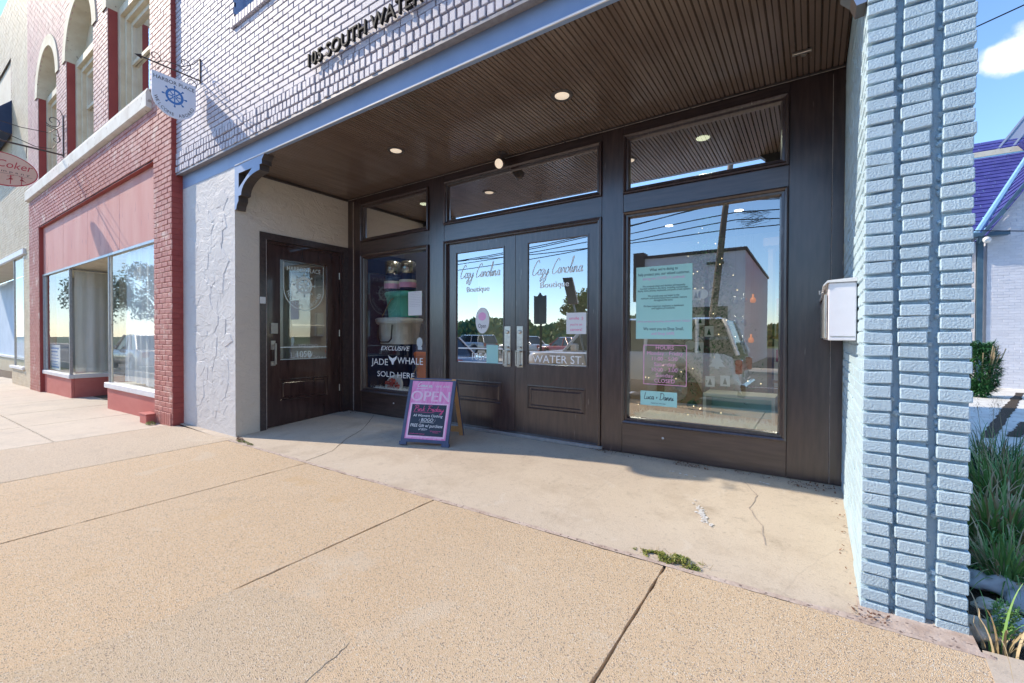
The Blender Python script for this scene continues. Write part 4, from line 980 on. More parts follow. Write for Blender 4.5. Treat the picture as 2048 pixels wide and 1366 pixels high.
# stone belt
mb = MB(); prof = [(.06, BT0), (-.05, BT0+.02), (-.07, BT0+.03), (-.07, BT1-.06), (-.05, BT1-.02), (-.05, BT1), (.30, BT1+.03)]
x = RX0
while x < -8.3:
    x1 = min(x+1.55, -8.29); x2 = x1-.004; vs = [(x, YR+d, z) for d, z in prof]+[(x2, YR+d, z) for d, z in prof]; n = len(prof)
    mb.add(vs, [(i, i+1, n+i+1, n+i) for i in range(n-1)]+[tuple(range(n)), tuple(range(n, 2*n))]); x = x1
mb.build("stone_belt", M['stone'], rb)
for wi, (a, b) in enumerate(WN):
    c_, r = (a+b)/2, (b-a)/2
    mb = MB(); n = 28; vs = []
    for i in range(n+1):
        t = math.pi*i/n; ca, sa = math.cos(t), math.sin(t)
        for rr, yy in ((r, YR+.29), (r, YR-.02), (r+.24, YR-.02), (r+.24, YR+.01)): vs.append((c_+rr*ca, yy, SPR+rr*sa))
    mb.add(vs, [(4*i+j, 4*i+j+1, 4*i+j+5, 4*i+j+4) for i in range(n) for j in range(3)])
    mb.build("arch_ring", M['cream'], rb)
    mb = MB(); HZ = SPR+.12
    for k in range(n):
        t0, t1 = math.pi*k/n, math.pi*(k+1)/n
    poly = [(c_-r, YR+.285, HZ), (c_+r, YR+.285, HZ)]+[(c_+r*math.cos(math.pi*i/n), YR+.285, max(HZ, SPR+r*math.sin(math.pi*i/n))) for i in range(1, n)]
    mb.add(poly, [tuple(range(len(poly)))]); mb.box(a, b, YR+.20, YR+.285, HZ-.09, HZ); mb.build("arch_panel", M['cream'], rb)
    mb = MB(); mb.rings(PY(YR), a, b, BT1+.02, HZ-.09, [(0, .14), (.14, .14), (.15, .20), (.24, .20), (.25, .26), (.33, .26), (.34, .30)]); zm = (BT1+HZ)/2; mb.box(a+.3, b-.3, YR+.25, YR+.29, zm-.03, zm+.03)
    w = mb.build("arched_window", M['creamwood'], rb)
    mb = MB(); mb.add([(a+.32, YR+.295, BT1+.3), (b-.32, YR+.295, BT1+.3), (b-.32, YR+.295, HZ-.3), (a+.32, YR+.295, HZ-.3)], [(0, 1, 2, 3)]); mb.build("pane", M['glassup'], w)
mb = MB(); mb.box(RX0, RX1-.01, YR+.5, YR+.55, 3.6, 9.6); mb.build("upper_blinds", M['blind'], rb)
# shop front of the red building
def xq(px): return oy(px, 600, YQ).x
lx0, lx1, rx0, rx1 = xo0+.02, xq(141), xq(219), xo1-.01
GZ0, GZ1 = -.86, 1.47
mb = MB(); xs = [xo0, xo0+1.9, xo0+3.75, xo0+5.65, xo1]
for p, q in zip(xs, xs[1:]): mb.cbox(p+.003, q-.003, YQ, YQ+.04, GZ1, LZ, .004)
mb.build("sign_panel", M['redpanel'], rb)
mb = MB(); mb.box(xo0, xo1, YQ-.025, YQ+.0, GZ1-.03, GZ1+.012); 
for x in (lx0+.0, lx1-.03, rx0, rx1-.03): mb.cbox(x, x+.035, YQ-.02, YQ+.03, GZ0, GZ1-.03, .003)
mb.cbox(lx0+.04, lx0+.16, YQ, YQ+.04, GZ0, GZ1-.03, .003)
mb.cbox(lx1-.045, lx1, YQ+2.0, YQ+2.04, GZ0, GZ1-.03, .003); mb.box(lx1-.04, lx1-.002, YQ+.04, YQ+2.0, GZ1-.06, GZ1-.02)
for k in range(9): mb.lathe((rx0+.055, YQ-.0, GZ0+.15+k*.25), [(0, -.006), (.012, -.004), (.014, 0)], 8, (0, 1, 0))
mb.build("window_frame", M['alu'], rb)
mb = MB(); mb.cbox(rx0+.035, rx0+.10, YQ+.002, YQ+.02, GZ0, GZ1-.03, .002); mb.box(xo0, xo1, YQ+.05, YQ+3.2, GZ1, GZ1+.03); mb.build("cream_lining", M['cream'], rb)
mb = MB()
mb.cbox(lx0-.0, lx1, YQ-.0, YQ+.05, -1.6, GZ0-.09, .006); mb.cbox(lx1-.05, lx1+.0, YQ+.052, YQ+2.6, -1.6, GZ0-.09, .006); mb.build("bulkhead", M['redpaint'], rb); mb = MB(); mb.cbox(rx0-.03, rx1, YQ-.03, YQ+.05, -1.6, GZ0-.10, .006); mb.cbox(rx0-.03, rx0+.02, YQ+.052, YQ+2.6, -1.6, GZ0-.1, .006)
mb.build("bulkhead", M['redpaint'], rb)
mb = MB(); mb.cbox(lx0, lx1+.03, YQ-.04, YQ+.05, GZ0-.09, GZ0-.001, .008); mb.cbox(lx1-.05, lx1+.03, YQ+.052, YQ+2.6, GZ0-.09, GZ0-.001, .008); mb.build("sill", M['white'], rb); mb = MB(); mb.cbox(rx0-.07, rx1, YQ-.07, YQ+.05, GZ0-.10, GZ0-.001, .01); mb.build("sill", M['white'], rb)
mb = MB()
for (a, b) in ((lx0+.16, lx1-.03), (rx0+.035, rx1-.03)):
    mb = MB(); mb.add([(a, YQ+.012, GZ0), (b, YQ+.012, GZ0), (b, YQ+.012, GZ1-.03), (a, YQ+.012, GZ1-.03)], [(0, 1, 2, 3)]); mb.build("shop_glass", M['glassred'], rb)
mb = MB(); mb.add([(lx1-.02, YQ+.04, GZ0), (lx1-.02, YQ+2.0, GZ0), (lx1-.02, YQ+2.0, GZ1-.06), (lx1-.02, YQ+.04, GZ1-.06)], [(0, 1, 2, 3)])
mb.build("shop_glass", M['glassred'], rb); mb = MB(); mb.add([(rx0+.01, YQ+.04, GZ0), (rx0+.01, YQ+2.0, GZ0), (rx0+.01, YQ+2.0, GZ1-.06), (rx0+.01, YQ+.04, GZ1-.06)], [(0, 1, 2, 3)])
mb.build("shop_glass", M['glassred'], rb)
mb = MB(); mb.box(xo0, lx1-.05, YQ+.05, YQ+3, GZ0-.3, GZ0-.02); mb.box(rx0+.03, rx1, YQ+.05, YQ+3, GZ0-.3, GZ0-.02); mb.box(xo0, xo1, YQ+3, YQ+3.1, -1.5, 2.6); mb.build("display_floor", M['woodlight'], rb)
def curtain(name, label, m_, pts, z0, z1, amp=.035, fr=14, cat="curtain"):
    mb = MB(); vs = []; n = int(math.dist(pts[0], pts[1])*26)+2
    dx, dy = pts[1][0]-pts[0][0], pts[1][1]-pts[0][1]; L = math.hypot(dx, dy); nx, ny = -dy/L, dx/L
    rows = 8
    for j in range(rows+1):
        z = z0+(z1-z0)*j/rows; fl_ = .6+.4*(1-j/rows)
        for i in range(n+1):
            t = i/n; s = amp*fl_*(math.sin(t*L*fr+.4*math.sin(z*1.3+t*5))+.5*math.sin(t*L*fr*2.3+1)+.6*noise.noise(Vector((t*L*2, z*.7, 3))))
            vs.append((pts[0][0]+dx*t+nx*s, pts[0][1]+dy*t+ny*s, z+(.02*math.sin(t*L*3) if j == 0 else 0)))
    mb.add(vs, [(j*(n+1)+i, j*(n+1)+i+1, (j+1)*(n+1)+i+1, (j+1)*(n+1)+i) for j in range(rows) for i in range(n)])
    return solo(mb, name, m_, label, cat, "curtains in the empty shop front", smooth=True)
curtain("curtain", "pale pleated curtain filling the right window of the red shop front", M['curtain'], ((rx0+.42, YQ+.11), (rx1-.02, YQ+.09)), GZ0+.03, GZ1-.02)
curtain("curtain", "narrow pale curtain beside the dark gap in the side pane of the red shop front", M['curtain'], ((lx1-.16, YQ+.10), (lx1-.22, YQ+.72)), GZ0+.0, GZ1-.06)
curtain("curtain", "wide beige drape right of the dark gap in the red shop front", M['curtain2'], ((lx1-.16, YQ+.86), (lx1-.18, YQ+2.9)), GZ0+.0, GZ1-.06)
curtain("curtain", "faint curtain deep in the left window of the red shop front", M['curtain2'], ((lx0+.3, YQ+2.4), (lx1-.4, YQ+2.2)), GZ0+.0, GZ1-.06)
mb = MB(); a = oy(100, 735, YQ+.1); mb.box(a.x, a.x+1.0, YQ+.10, YQ+.102, GZ0+.02, GZ0+.62, 0); PN = lambda u, z, d: (u, YQ+.099+d, z)

for k in range(7): mb.box(a.x+.12+.03*(k%2), a.x+.88-.06*(k%3), YQ+.098, YQ+.099, GZ0+.06+k*.075, GZ0+.06+k*.075+(.04 if k in (0, 5, 6) else .018), 1)
o = solo(mb, "window_card", [M['paperwhite'], M['signblue']], "white card with blue print standing low in the left window of the red shop front", "card")
# metal scrap box at the foot of the pier
a = oz(304, 842, -1.28)
mb = MB(); mb.cbox(-8.45, -8.18, YQ-.20, YQ-.075, -1.33, -1.19, .01); mb.box(-8.47, -8.16, YQ-.21, YQ-.07, -1.19, -1.175); solo(mb, "downspout_boot", M['redpaint'], "small rusty red metal box on the sidewalk at the foot of the red brick pier", "metal box")
# oval sign on its bracket
XO = -13.33
os_ = anchored("oval_sign", "oval peach sign with red lettering and two dancers hanging from a long iron arm", "sign", (XO, YR, 3.8))
O_ = lambda px, py: ox(px, py, XO)
mb = MB(); mb.box(XO-.015, XO+.015, YR-.02, YR-.003, 3.80, 4.70)
zb_ = 3.85
mb.tube([(XO, YR-.01, zb_), (XO, 1.15, zb_)], .018, 8)
for ph in range(1): 
    mb.tube([(XO, 1.2, zb_+.42), (XO, 1.9, zb_+.36), (XO, 2.3, zb_+.40), (XO, 2.5, zb_+.62)], .008, 6)
    mb.tube([(XO, 1.3, zb_+.34), (XO, 1.7, zb_+.16), (XO, 2.1, zb_+.04), (XO, 2.35, zb_+.08), (XO, 2.46, zb_+.3), (XO, 2.42, zb_+.5), (XO, 2.25, zb_+.55)], .008, 6)
mb.tube(scroll(XO, 2.36, 4.52, .13, -2.6, 4.4), .008, 6); mb.tube([(XO, 2.50, 4.70), (XO, 2.47, 4.78), (XO, 2.42, 4.80)], .008, 6); mb.tube(scroll(XO, 2.4, 4.15, .09, 2, -4), .006, 6)
ocy = 1.70; ocz = 3.30; ow, oh = .50, .33
e1 = O_(76, 352); etop = O_(5, 305); ebot = O_(20, 378)
for yy in (1.45, 1.97): mb.tube([(XO, yy, zb_), (XO+.02, yy, zb_-.06), (XO, yy, zb_-.14)], .006, 6); mb.tube([(XO, yy, zb_-.12), (XO-.02, yy, zb_-.18), (XO, yy, zb_-.24)], .006, 6)
mb.build("bracket", M['iron'], os_)
n = 44
ocy = e1.y-ow; ocz = (3.61+2.98)/2
mb = MB(); mb.prism([(XO-.012, ocy+ow*math.cos(6.2832*i/n), ocz+oh*math.sin(6.2832*i/n)) for i in range(n)], (.022, 0, 0), 0); mb.build("sign_board", M['signred'], os_)
mb = MB(); POs = lambda u, z, d: (XO+.0125-d, u, z)
mb.prism([(XO+.0101, ocy+(ow-.018)*math.cos(6.2832*i/n), ocz+(oh-.018)*math.sin(6.2832*i/n)) for i in range(n)], (.0015, 0, 0), 0)
mb.text("t Coker", POs, ocy+.43, ocz+.04, .62, .14, 0, 'R', mi=1, shear=.25)
mb.text("c o m p a n y", POs, ocy+.38, ocz-.055, .55, .04, 0, 'R', mi=2); mb.pbox(POs, ocy-.3, ocy+.42, ocz-.085, ocz-.081, 0, .0005, 2)
def dancer(mb, u, z, s, fl):
    mb.add([POs(u+.012*s*math.cos(t*.7854), z+.11*s+.014*s*math.sin(t*.7854), 0) for t in range(8)], [tuple(range(8))], 1)
    for a_, b_, w in (((0, .1), (0, .03), .022), ((0, .095), (-.05*fl, .13), .010), ((0, .095), (.06*fl, .085), .010), ((0, .03), (-.01, -.09), .014), ((0, .03), (.07*fl, .0), .014), ((-.03, .03), (.03, .035), .03)):
        mb.ribbon([(u+a_[0]*s, z+a_[1]*s), (u+b_[0]*s, z+b_[1]*s)], POs, w*s, 0, 1)
dancer(mb, ocy+.12, ocz-.2, .85, -1); dancer(mb, ocy+.27, ocz-.19, .8, 1)
mb.build("lettering", [M['signcream'], M['signred'], M['signdark']], os_)
# ================================================================== tan building
YT = 2.60
tb = anchored("tan_brick_building", "tan brick shop at the far left with a navy awning and a large pale window", "building", (-19, YT, -1.3))
tx1 = RX0-.02; tzt = oy(12, 8, YT).z
wxa, wxb = oy(28, 600, YT).x, oy(48, 600, YT).x
TW = oy(48, 510, YT).z
def ivt(z): return [(-40, wxb)] if z < TW else ([(-24.5, -19.6)] if 5.2 < z < 8.2 else [])
mb = MB(); bricks(mb, PY(YT), -30, tx1, -1.6, tzt, depth=.008, iv=ivt, course=.0755, blen=.215, ch=.003, jit=.002)
bricks(mb, PY(YT), wxa-.4, wxb, -1.6, -.98, depth=.008, course=.0755, blen=.215)
mb.build("brick_wall", M['brick_tan'], tb)
mb = MB(); mb.box(-24.5, -19.6, YT+.05, YT+.07, 5.2, 8.2); mb.box(-30, tx1-.01, YT+.25, YT+.3, TW+.3, tzt); mb.box(wxb, tx1-.01, YT+.02, YT+6, -1.6, TW+.3); mb.box(-30, wxb, YT+.02, YT+.9, TW, TW+.05); mb.build("brick_panel", M['brick_tan'], tb)
mb = MB(); mb.box(-24.5, -19.57, YT+.0, YT+.05, 5.17, 5.2); mb.box(-19.6, -19.57, YT, YT+.05, 5.2, 8.2); mb.build("panel_edge", M['brick_red'], tb)
mb = MB(); mb.cbox(wxa-.45, wxb+.02, YT-.05, YT+.06, -.98, -.90, .01); mb.cbox(-30, wxb+.3, YT-.06, YT+.02, TW, TW+.16, .01); mb.cbox(-30, wxb, YT+.9, YT+.96, -.95, -.85, .01); mb.build("sill", M['white'], tb)
mb = MB(); mb.cbox(wxa-.03, wxa, YT, YT+.05, -.9, TW, .003); mb.cbox(wxb-.05, wxb, YT, YT+.05, -.9, TW, .003); mb.build("window_frame", M['alu'], tb)
mb = MB(); mb.add([(wxa, YT+.02, -.9), (wxb-.05, YT+.02, -.9), (wxb-.05, YT+.02, TW), (wxa, YT+.02, TW)], [(0, 1, 2, 3)]); mb.build("shop_glass", M['glassred'], tb)
mb = MB(); mb.box(-30, wxb-.05, YT+.95, YT+.99, -.88, TW+.01); mb.build("blind", M['blind'], tb)
mb = MB(); mb.box(-30, wxb-.05, YT+.95, YT+.99, -1.6, -.95); mb.build("bulkhead", M['brick_tan'], tb)
mb = MB(); ax0 = oy(24, 240, YT).x; az0, az1 = oy(24, 255, YT).z, oy(24, 200, YT).z
mb.prism([(-24, YT, az1), (-24, YT-.7, az0), (-24, YT-.7, az0-.18), (-24, YT, az0-.18)], (-24*-1+ax0, 0, 0)); mb.build("awning", M['awning'], tb)
# ================================================================== building with the cobalt roof, far right
nb = anchored("blue_roof_cottage", "white painted brick cottage with a cobalt shingle roof and teal trim at the right edge", "building", (5, 17.5, -1.35))
YN = 17.5; nx0 = oy(1973, 600, YN).x; EZ = 2.95; SL = 1.6; pkx = nx0+2.0; pkz = EZ+SL*2.0
mb = MB()
def ivn(z): return [] if z < EZ else [(nx0-.1, nx0+(z-EZ)/SL), (pkx*2-nx0-(z-EZ)/SL, 20)]
bricks(mb, PY(YN), nx0, pkx*2-nx0, -1.6, pkz, depth=.006, course=.0755, blen=.215, iv=ivn, jit=.003, ch=.003)
bricks(mb, PY(YN+.8), -3, nx0+.1, -1.6, EZ, depth=.006, course=.0755, blen=.215)
mb.box(nx0, nx0+.02, YN+.01, YN+.8, -1.6, EZ)
mb.build("brick_wall", M['brick_white'], nb)
def shingles(mb, org, du, dv, nrm, nu, nv, test, sw=.30, sh_=.26):
    org, du, dv, nrm = map(Vector, (org, du, dv, nrm))
    for j in range(nv):
        a = -random.random()*sw
        while a < nu:
            w = sw*random.uniform(.7, 1.35); c = org+du*(a+w/2)+dv*((j+.5)*sh_)
            if test(c):
                lft = nrm*(.035+random.uniform(-.004, .004))
                p = [org+du*(a+.006)+dv*(j*sh_), org+du*(a+w-.006)+dv*(j*sh_), org+du*(a+w-.006)+dv*((j+1.25)*sh_), org+du*(a+.006)+dv*((j+1.25)*sh_)]
                q = [p[0]+lft, p[1]+lft, p[2]+nrm*.004, p[3]+nrm*.004]
                mb.add(p+q, [(4, 5, 6, 7), (0, 1, 5, 4), (0, 4, 7, 3), (1, 2, 6, 5)])
            a += w
ms = .8; ml = math.hypot(1, ms)
mb = MB()
shingles(mb, (nx0-5, YN+.5, EZ), (1, 0, 0), (0, 1/ml, ms/ml), (0, -ms/ml, 1/ml), 16, 26, lambda c: c.z > EZ+SL*(c.x-nx0) or c.x > 2*pkx-nx0-(c.z-EZ)/SL, .46)
gl = math.hypot(1, SL)
shingles(mb, (nx0-.12, YN-.25, EZ-.19), (0, 1, 0), (1/gl, 0, SL/gl), (-SL/gl, 0, 1/gl), 6, 17, lambda c: c.z > EZ+ms*(c.y-YN-.5)-.05)
shingles(mb, (2*pkx-nx0+.12, YN-.25, EZ-.19), (0, 1, 0), (-1/gl, 0, SL/gl), (SL/gl, 0, 1/gl), 6, 17, lambda c: c.z > EZ+ms*(c.y-YN-.5)-.05)
mb.build("roof", M['shingle'], nb)
mb = MB(); vy = YN+.5+(pkz-EZ)/ms
mb.tube([(nx0-.12, YN+.42, EZ+.02), (pkx, vy, pkz+.05)], .085, 8); mb.box(-3, 14, YN+.5+3.3/ms*1.0+.05, YN+.5+4.3, EZ+3.25, EZ+3.40); mb.build("valley_flashing", M['copper'], nb)
mb = MB(); a = Vector((nx0-.22, YN-.30, EZ-.36)); b = Vector((pkx, YN-.30, pkz-.02))
mb.prism([a, b, b+Vector((0, 0, .2)), a+Vector((0, 0, .2))], (0, .1, 0)); mb.box(nx0-.9, nx0+.35, YN-.34, YN-.1, EZ-.18, EZ-.08); mb.box(nx0-.62, nx0-.3, YN-.02, YN+.3, -1.5, EZ-.15); mb.box(nx0-.2, nx0-.08, YN-.05, YN+.1, -1.5, EZ-.18)
mb.build("trim", M['tealpaint'], nb)
mb = MB(); mb.box(nx0+.1, 12, 22.2, 22.5, EZ+3.42, EZ+3.6); mb.build("fascia_board", M['cream'], nb)
mb = MB()
ra_ = oy(1994, 302, 22.6); rb2 = oy(2075, 201, 25.4); dv = rb2-ra_
mb.add([ra_, rb2, rb2+Vector((9, 0, 0)), ra_+Vector((9, 0, 0))], [(0, 1, 2, 3)])
for k in range(26):
    a = ra_+Vector((.36*k, 0, 0)); mb.tube([a, a+dv], .05, 5)
solo(mb, "ribbed_metal_roof", M['metalroof'], "steep ribbed metal roof rising behind the cobalt shingle roof", "roof")
mb = MB()
c = Vector((nx0-.1, YN-.4, EZ-.30)); mb.blob(c, .09, 1, .05, 2); mb.build("porch_light", M['white'], nb)
mb = MB(); mb.box(0.57, 30, 6.5, 22, -1.6, -1.36); struct(mb, "cottage_walk", M['stone'])
floor_pts = []
mb = MB()
for (x0, y0, x1, y1) in ((1.98, 8.6, 4.3, 16.2), (2.3, 8.9, 2.9, 10.6)):  # narrow dark strips laid over the cottage walk
    n = 30; vs = []
    for i in range(n+1):
        t = i/n; w = .05+.05*random.random(); x, y = x0+(x1-x0)*t, y0+(y1-y0)*t; vs += [(x-w, y, -1.355), (x+w, y, -1.355)]
    mb.add(vs, [(2*i, 2*i+1, 2*i+3, 2*i+2) for i in range(n)])
struct(mb, "dark_walk_strip", M['soil'])
mb = MB(); n = 30; vs = []
for j in range(n+1):
    for i in range(n+1):
        x = .565+7*i/n; y = 2.6+4.0*j/n; vs.append((x, y, -1.345+.04*noise.noise(Vector((x*.8, y*.8, 0)))+.03*noise.noise(Vector((x*5, y*5, 0)))))
mb.add(vs, [(j*(n+1)+i, j*(n+1)+i+1, (j+1)*(n+1)+i+1, (j+1)*(n+1)+i) for j in range(n) for i in range(n)]); struct(mb, "planting_bed", M['soil'], True)
# ================================================================== A frame sign
af = thing("a_frame_sign", "pink and navy A frame chalk sign standing before the double doors", "sign", (-3.82, 3.41, gz(-3.7, 3.6)-.002), rz=math.radians(19.4))
AW, AH, AD = .575, .725, .50
tl = math.hypot(AD/2, AH); cs, sn = AH/tl, (AD/2)/tl
PA = lambda u, z, d: (u, z*sn+d*cs, z*cs-d*sn)
mb = MB()
for (u0, u1, z0, z1) in ((0, .038, .0, tl), (AW-.038, AW, .0, tl), (.038, AW-.038, tl-.035, tl), (.038, AW-.038, .035, .07)): mb.pbox(PA, u0, u1, z0, z1, -.004, .018)
mb.pbox(PA, -.012, .075, 0, .038, -.010, .022); mb.pbox(PA, AW-.075, AW+.012, 0, .038, -.010, .022)
mb.build("frame", M['navy'], af)
mb = MB(); mb.pbox(PA, .038, AW-.038, .07, tl-.035, .0, .012, 0); mb.build("pink_panel", M['pinkpaper'], af)
mb = MB(); mb.pbox(PA, .055, AW-.055, .088, tl*.62, -.0012, 0); mb.build("inner_border", M['pinklight'], af)
mb = MB(); mb.pbox(PA, .075, AW-.075, .108, tl*.60, -.0024, -.0012); mb.build("chalkboard", M['chalk'], af)
mb = MB(); D = -.0036
cursive(mb, "Come in", PA, .10, .665, .19, .022, .007, D, .2, 0); mb.text("WE ARE", PA, .33, .66, .18, .026, D, 'L', mi=0)
mb.ribbon([(.10, .64), (.2, .645), (.3, .66)], PA, .005, D, 0)
mb.text("OPEN", PA, AW/2, .50, .47, .115, D, 'C', mi=0); mb.text("OPEN", PA, AW/2-.008, .503, .47, .112, D-.0004, 'C', mi=3)
cursive(mb, "Pink Friday", PA, .10, .385, .37, .028, .0055, D, .15, 1); mb.ribbon([(.10, .37), (.2, .373), (.3, .369), (.36, .372)], PA, .003, D, 1)
mb.text("All Womens Clothing", PA, AW/2, .32, .36, .028, D, 'C', mi=2, shear=.15); mb.text(": BOGO :", PA, AW/2, .27, .20, .034, D, 'C', mi=2, shear=.15)
mb.ribbon([(.2, .258), (.26, .262), (.37, .256)], PA, .004, D, 2)
mb.text("FREE Gift w/ purchase", PA, AW/2, .205, .39, .034, D, 'C', mi=2, shear=.1); mb.text("of $25+", PA, .25, .17, .11, .022, D, 'C', mi=2, shear=.1)
def scrib(u0, u1, z, n, a): mb.ribbon([(u0+(u1-u0)*i/n, z+a*math.sin(i*2.1)*random.uniform(.5, 1)) for i in range(n+1)], PA, .003, D, 1)
scrib(.09, .28, .128, 34, .006); scrib(.34, .47, .165, 26, .005); scrib(.37, .44, .150, 14, .004)
mb.build("lettering", [M['paperwhite'], M['chalkpink'], M['vinyl'], M['pinklight']], af)
PB = lambda u, z, d: (u, AD-z*sn-d*cs, z*cs-d*sn)
mb = MB()
mb.pbox(PB, 0, .05, 0, tl, -.0, .016); mb.pbox(PB, AW-.05, AW, 0, tl, -.0, .016); mb.pbox(PB, .05, AW-.05, .085, .155, .0, .016); mb.pbox(PB, .05, AW-.05, tl-.28, tl-.01, .0, .016)
mb.build("rear_panel", M['ply'], af)
for ua_, ub_ in ((AW, AW+.004), (-.004, 0)): mb = MB(); mb.pbox(PB, ua_, ub_, 0, tl, -.002, .018); mb.build("rear_edge", M['navy'], af)
# ================================================================== weeds, leaves, plants
def leafpatch(mb, c, rx, ry, h, n, s, mi=0, up=.5):
    for i in range(n):
        a = random.random()*6.283; r = math.sqrt(random.random()); x = c[0]+rx*r*math.cos(a)*random.uniform(.8, 1.1); y = c[1]+ry*r*math.sin(a)
        if noise.noise(Vector((x*14, y*14, 2))) < -.12: continue
        z = gz(x, y)+random.random()*h*(1-r*r)+.004; sz = s*random.uniform(.5, 1.3)
        d1 = Vector((random.gauss(0, 1), random.gauss(0, 1), random.gauss(0, up))).normalized(); d2 = d1.cross(Vector((random.gauss(0, .5), random.gauss(0, .5), 1))).normalized()
        p = Vector((x, y, z)); mb.add([p-d1*sz, p-d2*sz*.5, p+d1*sz, p+d2*sz*.5], [(0, 1, 2, 3)], mi)
w1 = oz(1340, 1118, -1.28)
mb = MB(); leafpatch(mb, (w1.x+.03, w1.y-.012), .19, .06, .034, 2600, .007); leafpatch(mb, (w1.x-.14, w1.y+.0), .09, .02, .01, 260, .005)
for i in range(30): x, y = w1.x+random.gauss(0, .1), w1.y+.02+random.gauss(0, .025); mb.tube([(x, y, gz(x, y)), (x+random.gauss(0, .02), y+random.gauss(0, .02), gz(x, y)+random.uniform(.01, .035))], .0012, 4, 1)
solo(mb, "weed_clump", [M['moss'], M['straw']], "mossy green weed growing at the top of the crack in the sidewalk in the foreground", "weed")
w2 = oz(485, 885, -1.28)
mb = MB(); leafpatch(mb, (w2.x+.05, w2.y), .20, .035, .02, 500, .008); leafpatch(mb, (w2.x-.15, w2.y+.04), .08, .03, .05, 160, .009, 1, 1.5); solo(mb, "weed_clump", [M['moss'], M['dryleaf']], "small low weed at the foot of the grey rendered pier corner", "weed")
mb = MB(); leafpatch(mb, (-8.05, 2.42), .12, .06, .05, 260, .012); solo(mb, "weed_clump", [M['moss']], "tiny yellow green weed at the foot of the red brick pier", "weed")
mb = MB()
for (x0, x1, y0, y1, n) in ((-1.9, -.2, 4.20, 4.28, 150), (-1.05, -.75, 4.18, 4.27, 80), (-.15, .16, 4.1, 4.27, 130), (.13, .19, 2.8, 4.2, 22), (-5.9, -5.7, 4.15, 4.27, 40), (.15, .3, 2.55, 2.63, 50), (-1.85, -1.6, 4.2, 4.28, 60)):
    for i in range(n):
        x, y = random.uniform(x0, x1), random.uniform(y0, y1); s = random.uniform(.003, .012); p = Vector((x, y, gz(x, y)+.006+random.random()*.012))
        d1 = Vector((random.gauss(0, 1), random.gauss(0, 1), random.gauss(0, .4))).normalized()*s; d2 = d1.cross(Vector((0, random.gauss(0, .4), 1))).normalized()*s*.5
        mb.add([p-d1, p-d2, p+d1+Vector((0, 0, s*.3)), p+d2], [(0, 1, 2, 3)])
solo(mb, "leaf_litter", [M['dryleaf']], "dry brown leaf crumbs along the foot of the storefront and pillar", "leaves", kind='stuff')
# rocks
rocks = [((1952, 1262), .09, 'rock1', "tan rounded river rock against the foot of the pillar", (1, .8, .8)), ((1985, 1215), .085, 'rock1', "brown flat river rock behind the tan rock at the pillar foot", (1.1, .9, .55)), ((2035, 1265), .11, 'rock2', "blue grey rock at the lower right corner of the bed", (1, 1, .7)),
         ((2010, 1180), .12, 'rock2', "grey rock under the long grass", (1.2, .9, .6)), ((1960, 1165), .11, 'rock2', "pale grey rock close to the pillar under the grass", (1.1, 1, .6)), ((2045, 1205), .09, 'rock2', "small blue grey rock at the right edge of the picture", (1, 1, .7)), ((1975, 1130), .09, 'rock1', "brown rock half hidden in the grass", (1, 1, .6)), ((2030, 1130), .1, 'rock2', "grey stone in the shade of the grass clump at the right edge", (1, 1, .6))]
for i, ((px, py), r, mt, lb_, sc_) in enumerate(rocks):
    p = oz(px, py, -1.28); 
    if p.x < .57+r*.55: p.x = .57+r*.55
    r *= .68; mb = MB(); mb.blob((p.x, p.y, -1.31+r*.55), r, i+3, .28, 3, sc_, 1.1, 0); solo(mb, "river_rock", M[mt], lb_, "rock", "river rocks in the planting bed", True)
mb = MB()
for (a, b) in ((.57, 1.25), (1.27, 2.4)):
    pts = [(a, 2.30), (b, 2.24), (b, 2.56), (a+.3, 2.60), (a+.02, 2.58)]; mb.prism([(x, y, -1.31) for x, y in pts], (0, 0, .030))
struct(mb, "edging_slab", M['entry'])
def grass_clump(cx, cy, n, L, label, mats, spread=.18, seed=0, lean=(0, 0), seeds=0, w=.006):
    random.seed(seed); mb = MB(); z0 = -1.33
    for i in range(n):
        a = random.random()*6.283; r = spread*math.sqrt(random.random()); bx, by = cx+r*math.cos(a), cy+r*math.sin(a)
        l = L*random.uniform(.45, 1.15); a2 = a+random.gauss(0, .5); k = random.uniform(.25, 1.0); ww = w*random.uniform(.6, 1.4); mi = 0 if random.random() < .66 else 1
        vs = []; m_ = 7
        for j in range(m_+1):
            t = j/m_; h = l*(t*(1-.25*k) - .62*k*t*t*t); o = l*k*.75*t**1.8
            p = Vector((bx+math.cos(a2)*o+lean[0]*t*l, by+math.sin(a2)*o+lean[1]*t*l, z0+h)); p.x = max(p.x, .575+.01*random.random())
            s = Vector((-math.sin(a2), math.cos(a2), .2))*ww*(1-t*.9); vs += [p-s, p+s]
        mb.add(vs, [(2*j, 2*j+1, 2*j+3, 2*j+2) for j in range(m_)], mi)
    for i in range(seeds):
        a = random.random()*6.283; o = random.uniform(.1, .3); h = L*random.uniform(.9, 1.1); bx, by = cx+random.gauss(0, .1), cy+random.gauss(0, .1)
        p = Vector((max(bx+math.cos(a)*o, .65), by+math.sin(a)*o, z0+h)); mb.tube([(bx, by, z0), ((bx+p.x)/2, (by+p.y)/2, z0+h*.6), p], .002, 4, 1)
        for j in range(160):
            q = p+Vector((random.gauss(0, .018), random.gauss(0, .018), random.gauss(0, .04))); d = Vector((random.gauss(0, 1), random.gauss(0, 1), random.gauss(.4, 1))).normalized()*.02; s = d.cross(Vector((0, 0, 1))).normalized()*.0012
            mb.add([q-s, q+s, q+d], [(0, 1, 2)], 2)
    return solo(mb, "ornamental_grass", mats, label, "grass clump", "ornamental grass clumps beside the pillar")
GM = [M['grassblade'], M['straw'], M['seed']]
g1 = oz(2010, 1110, -1.3)
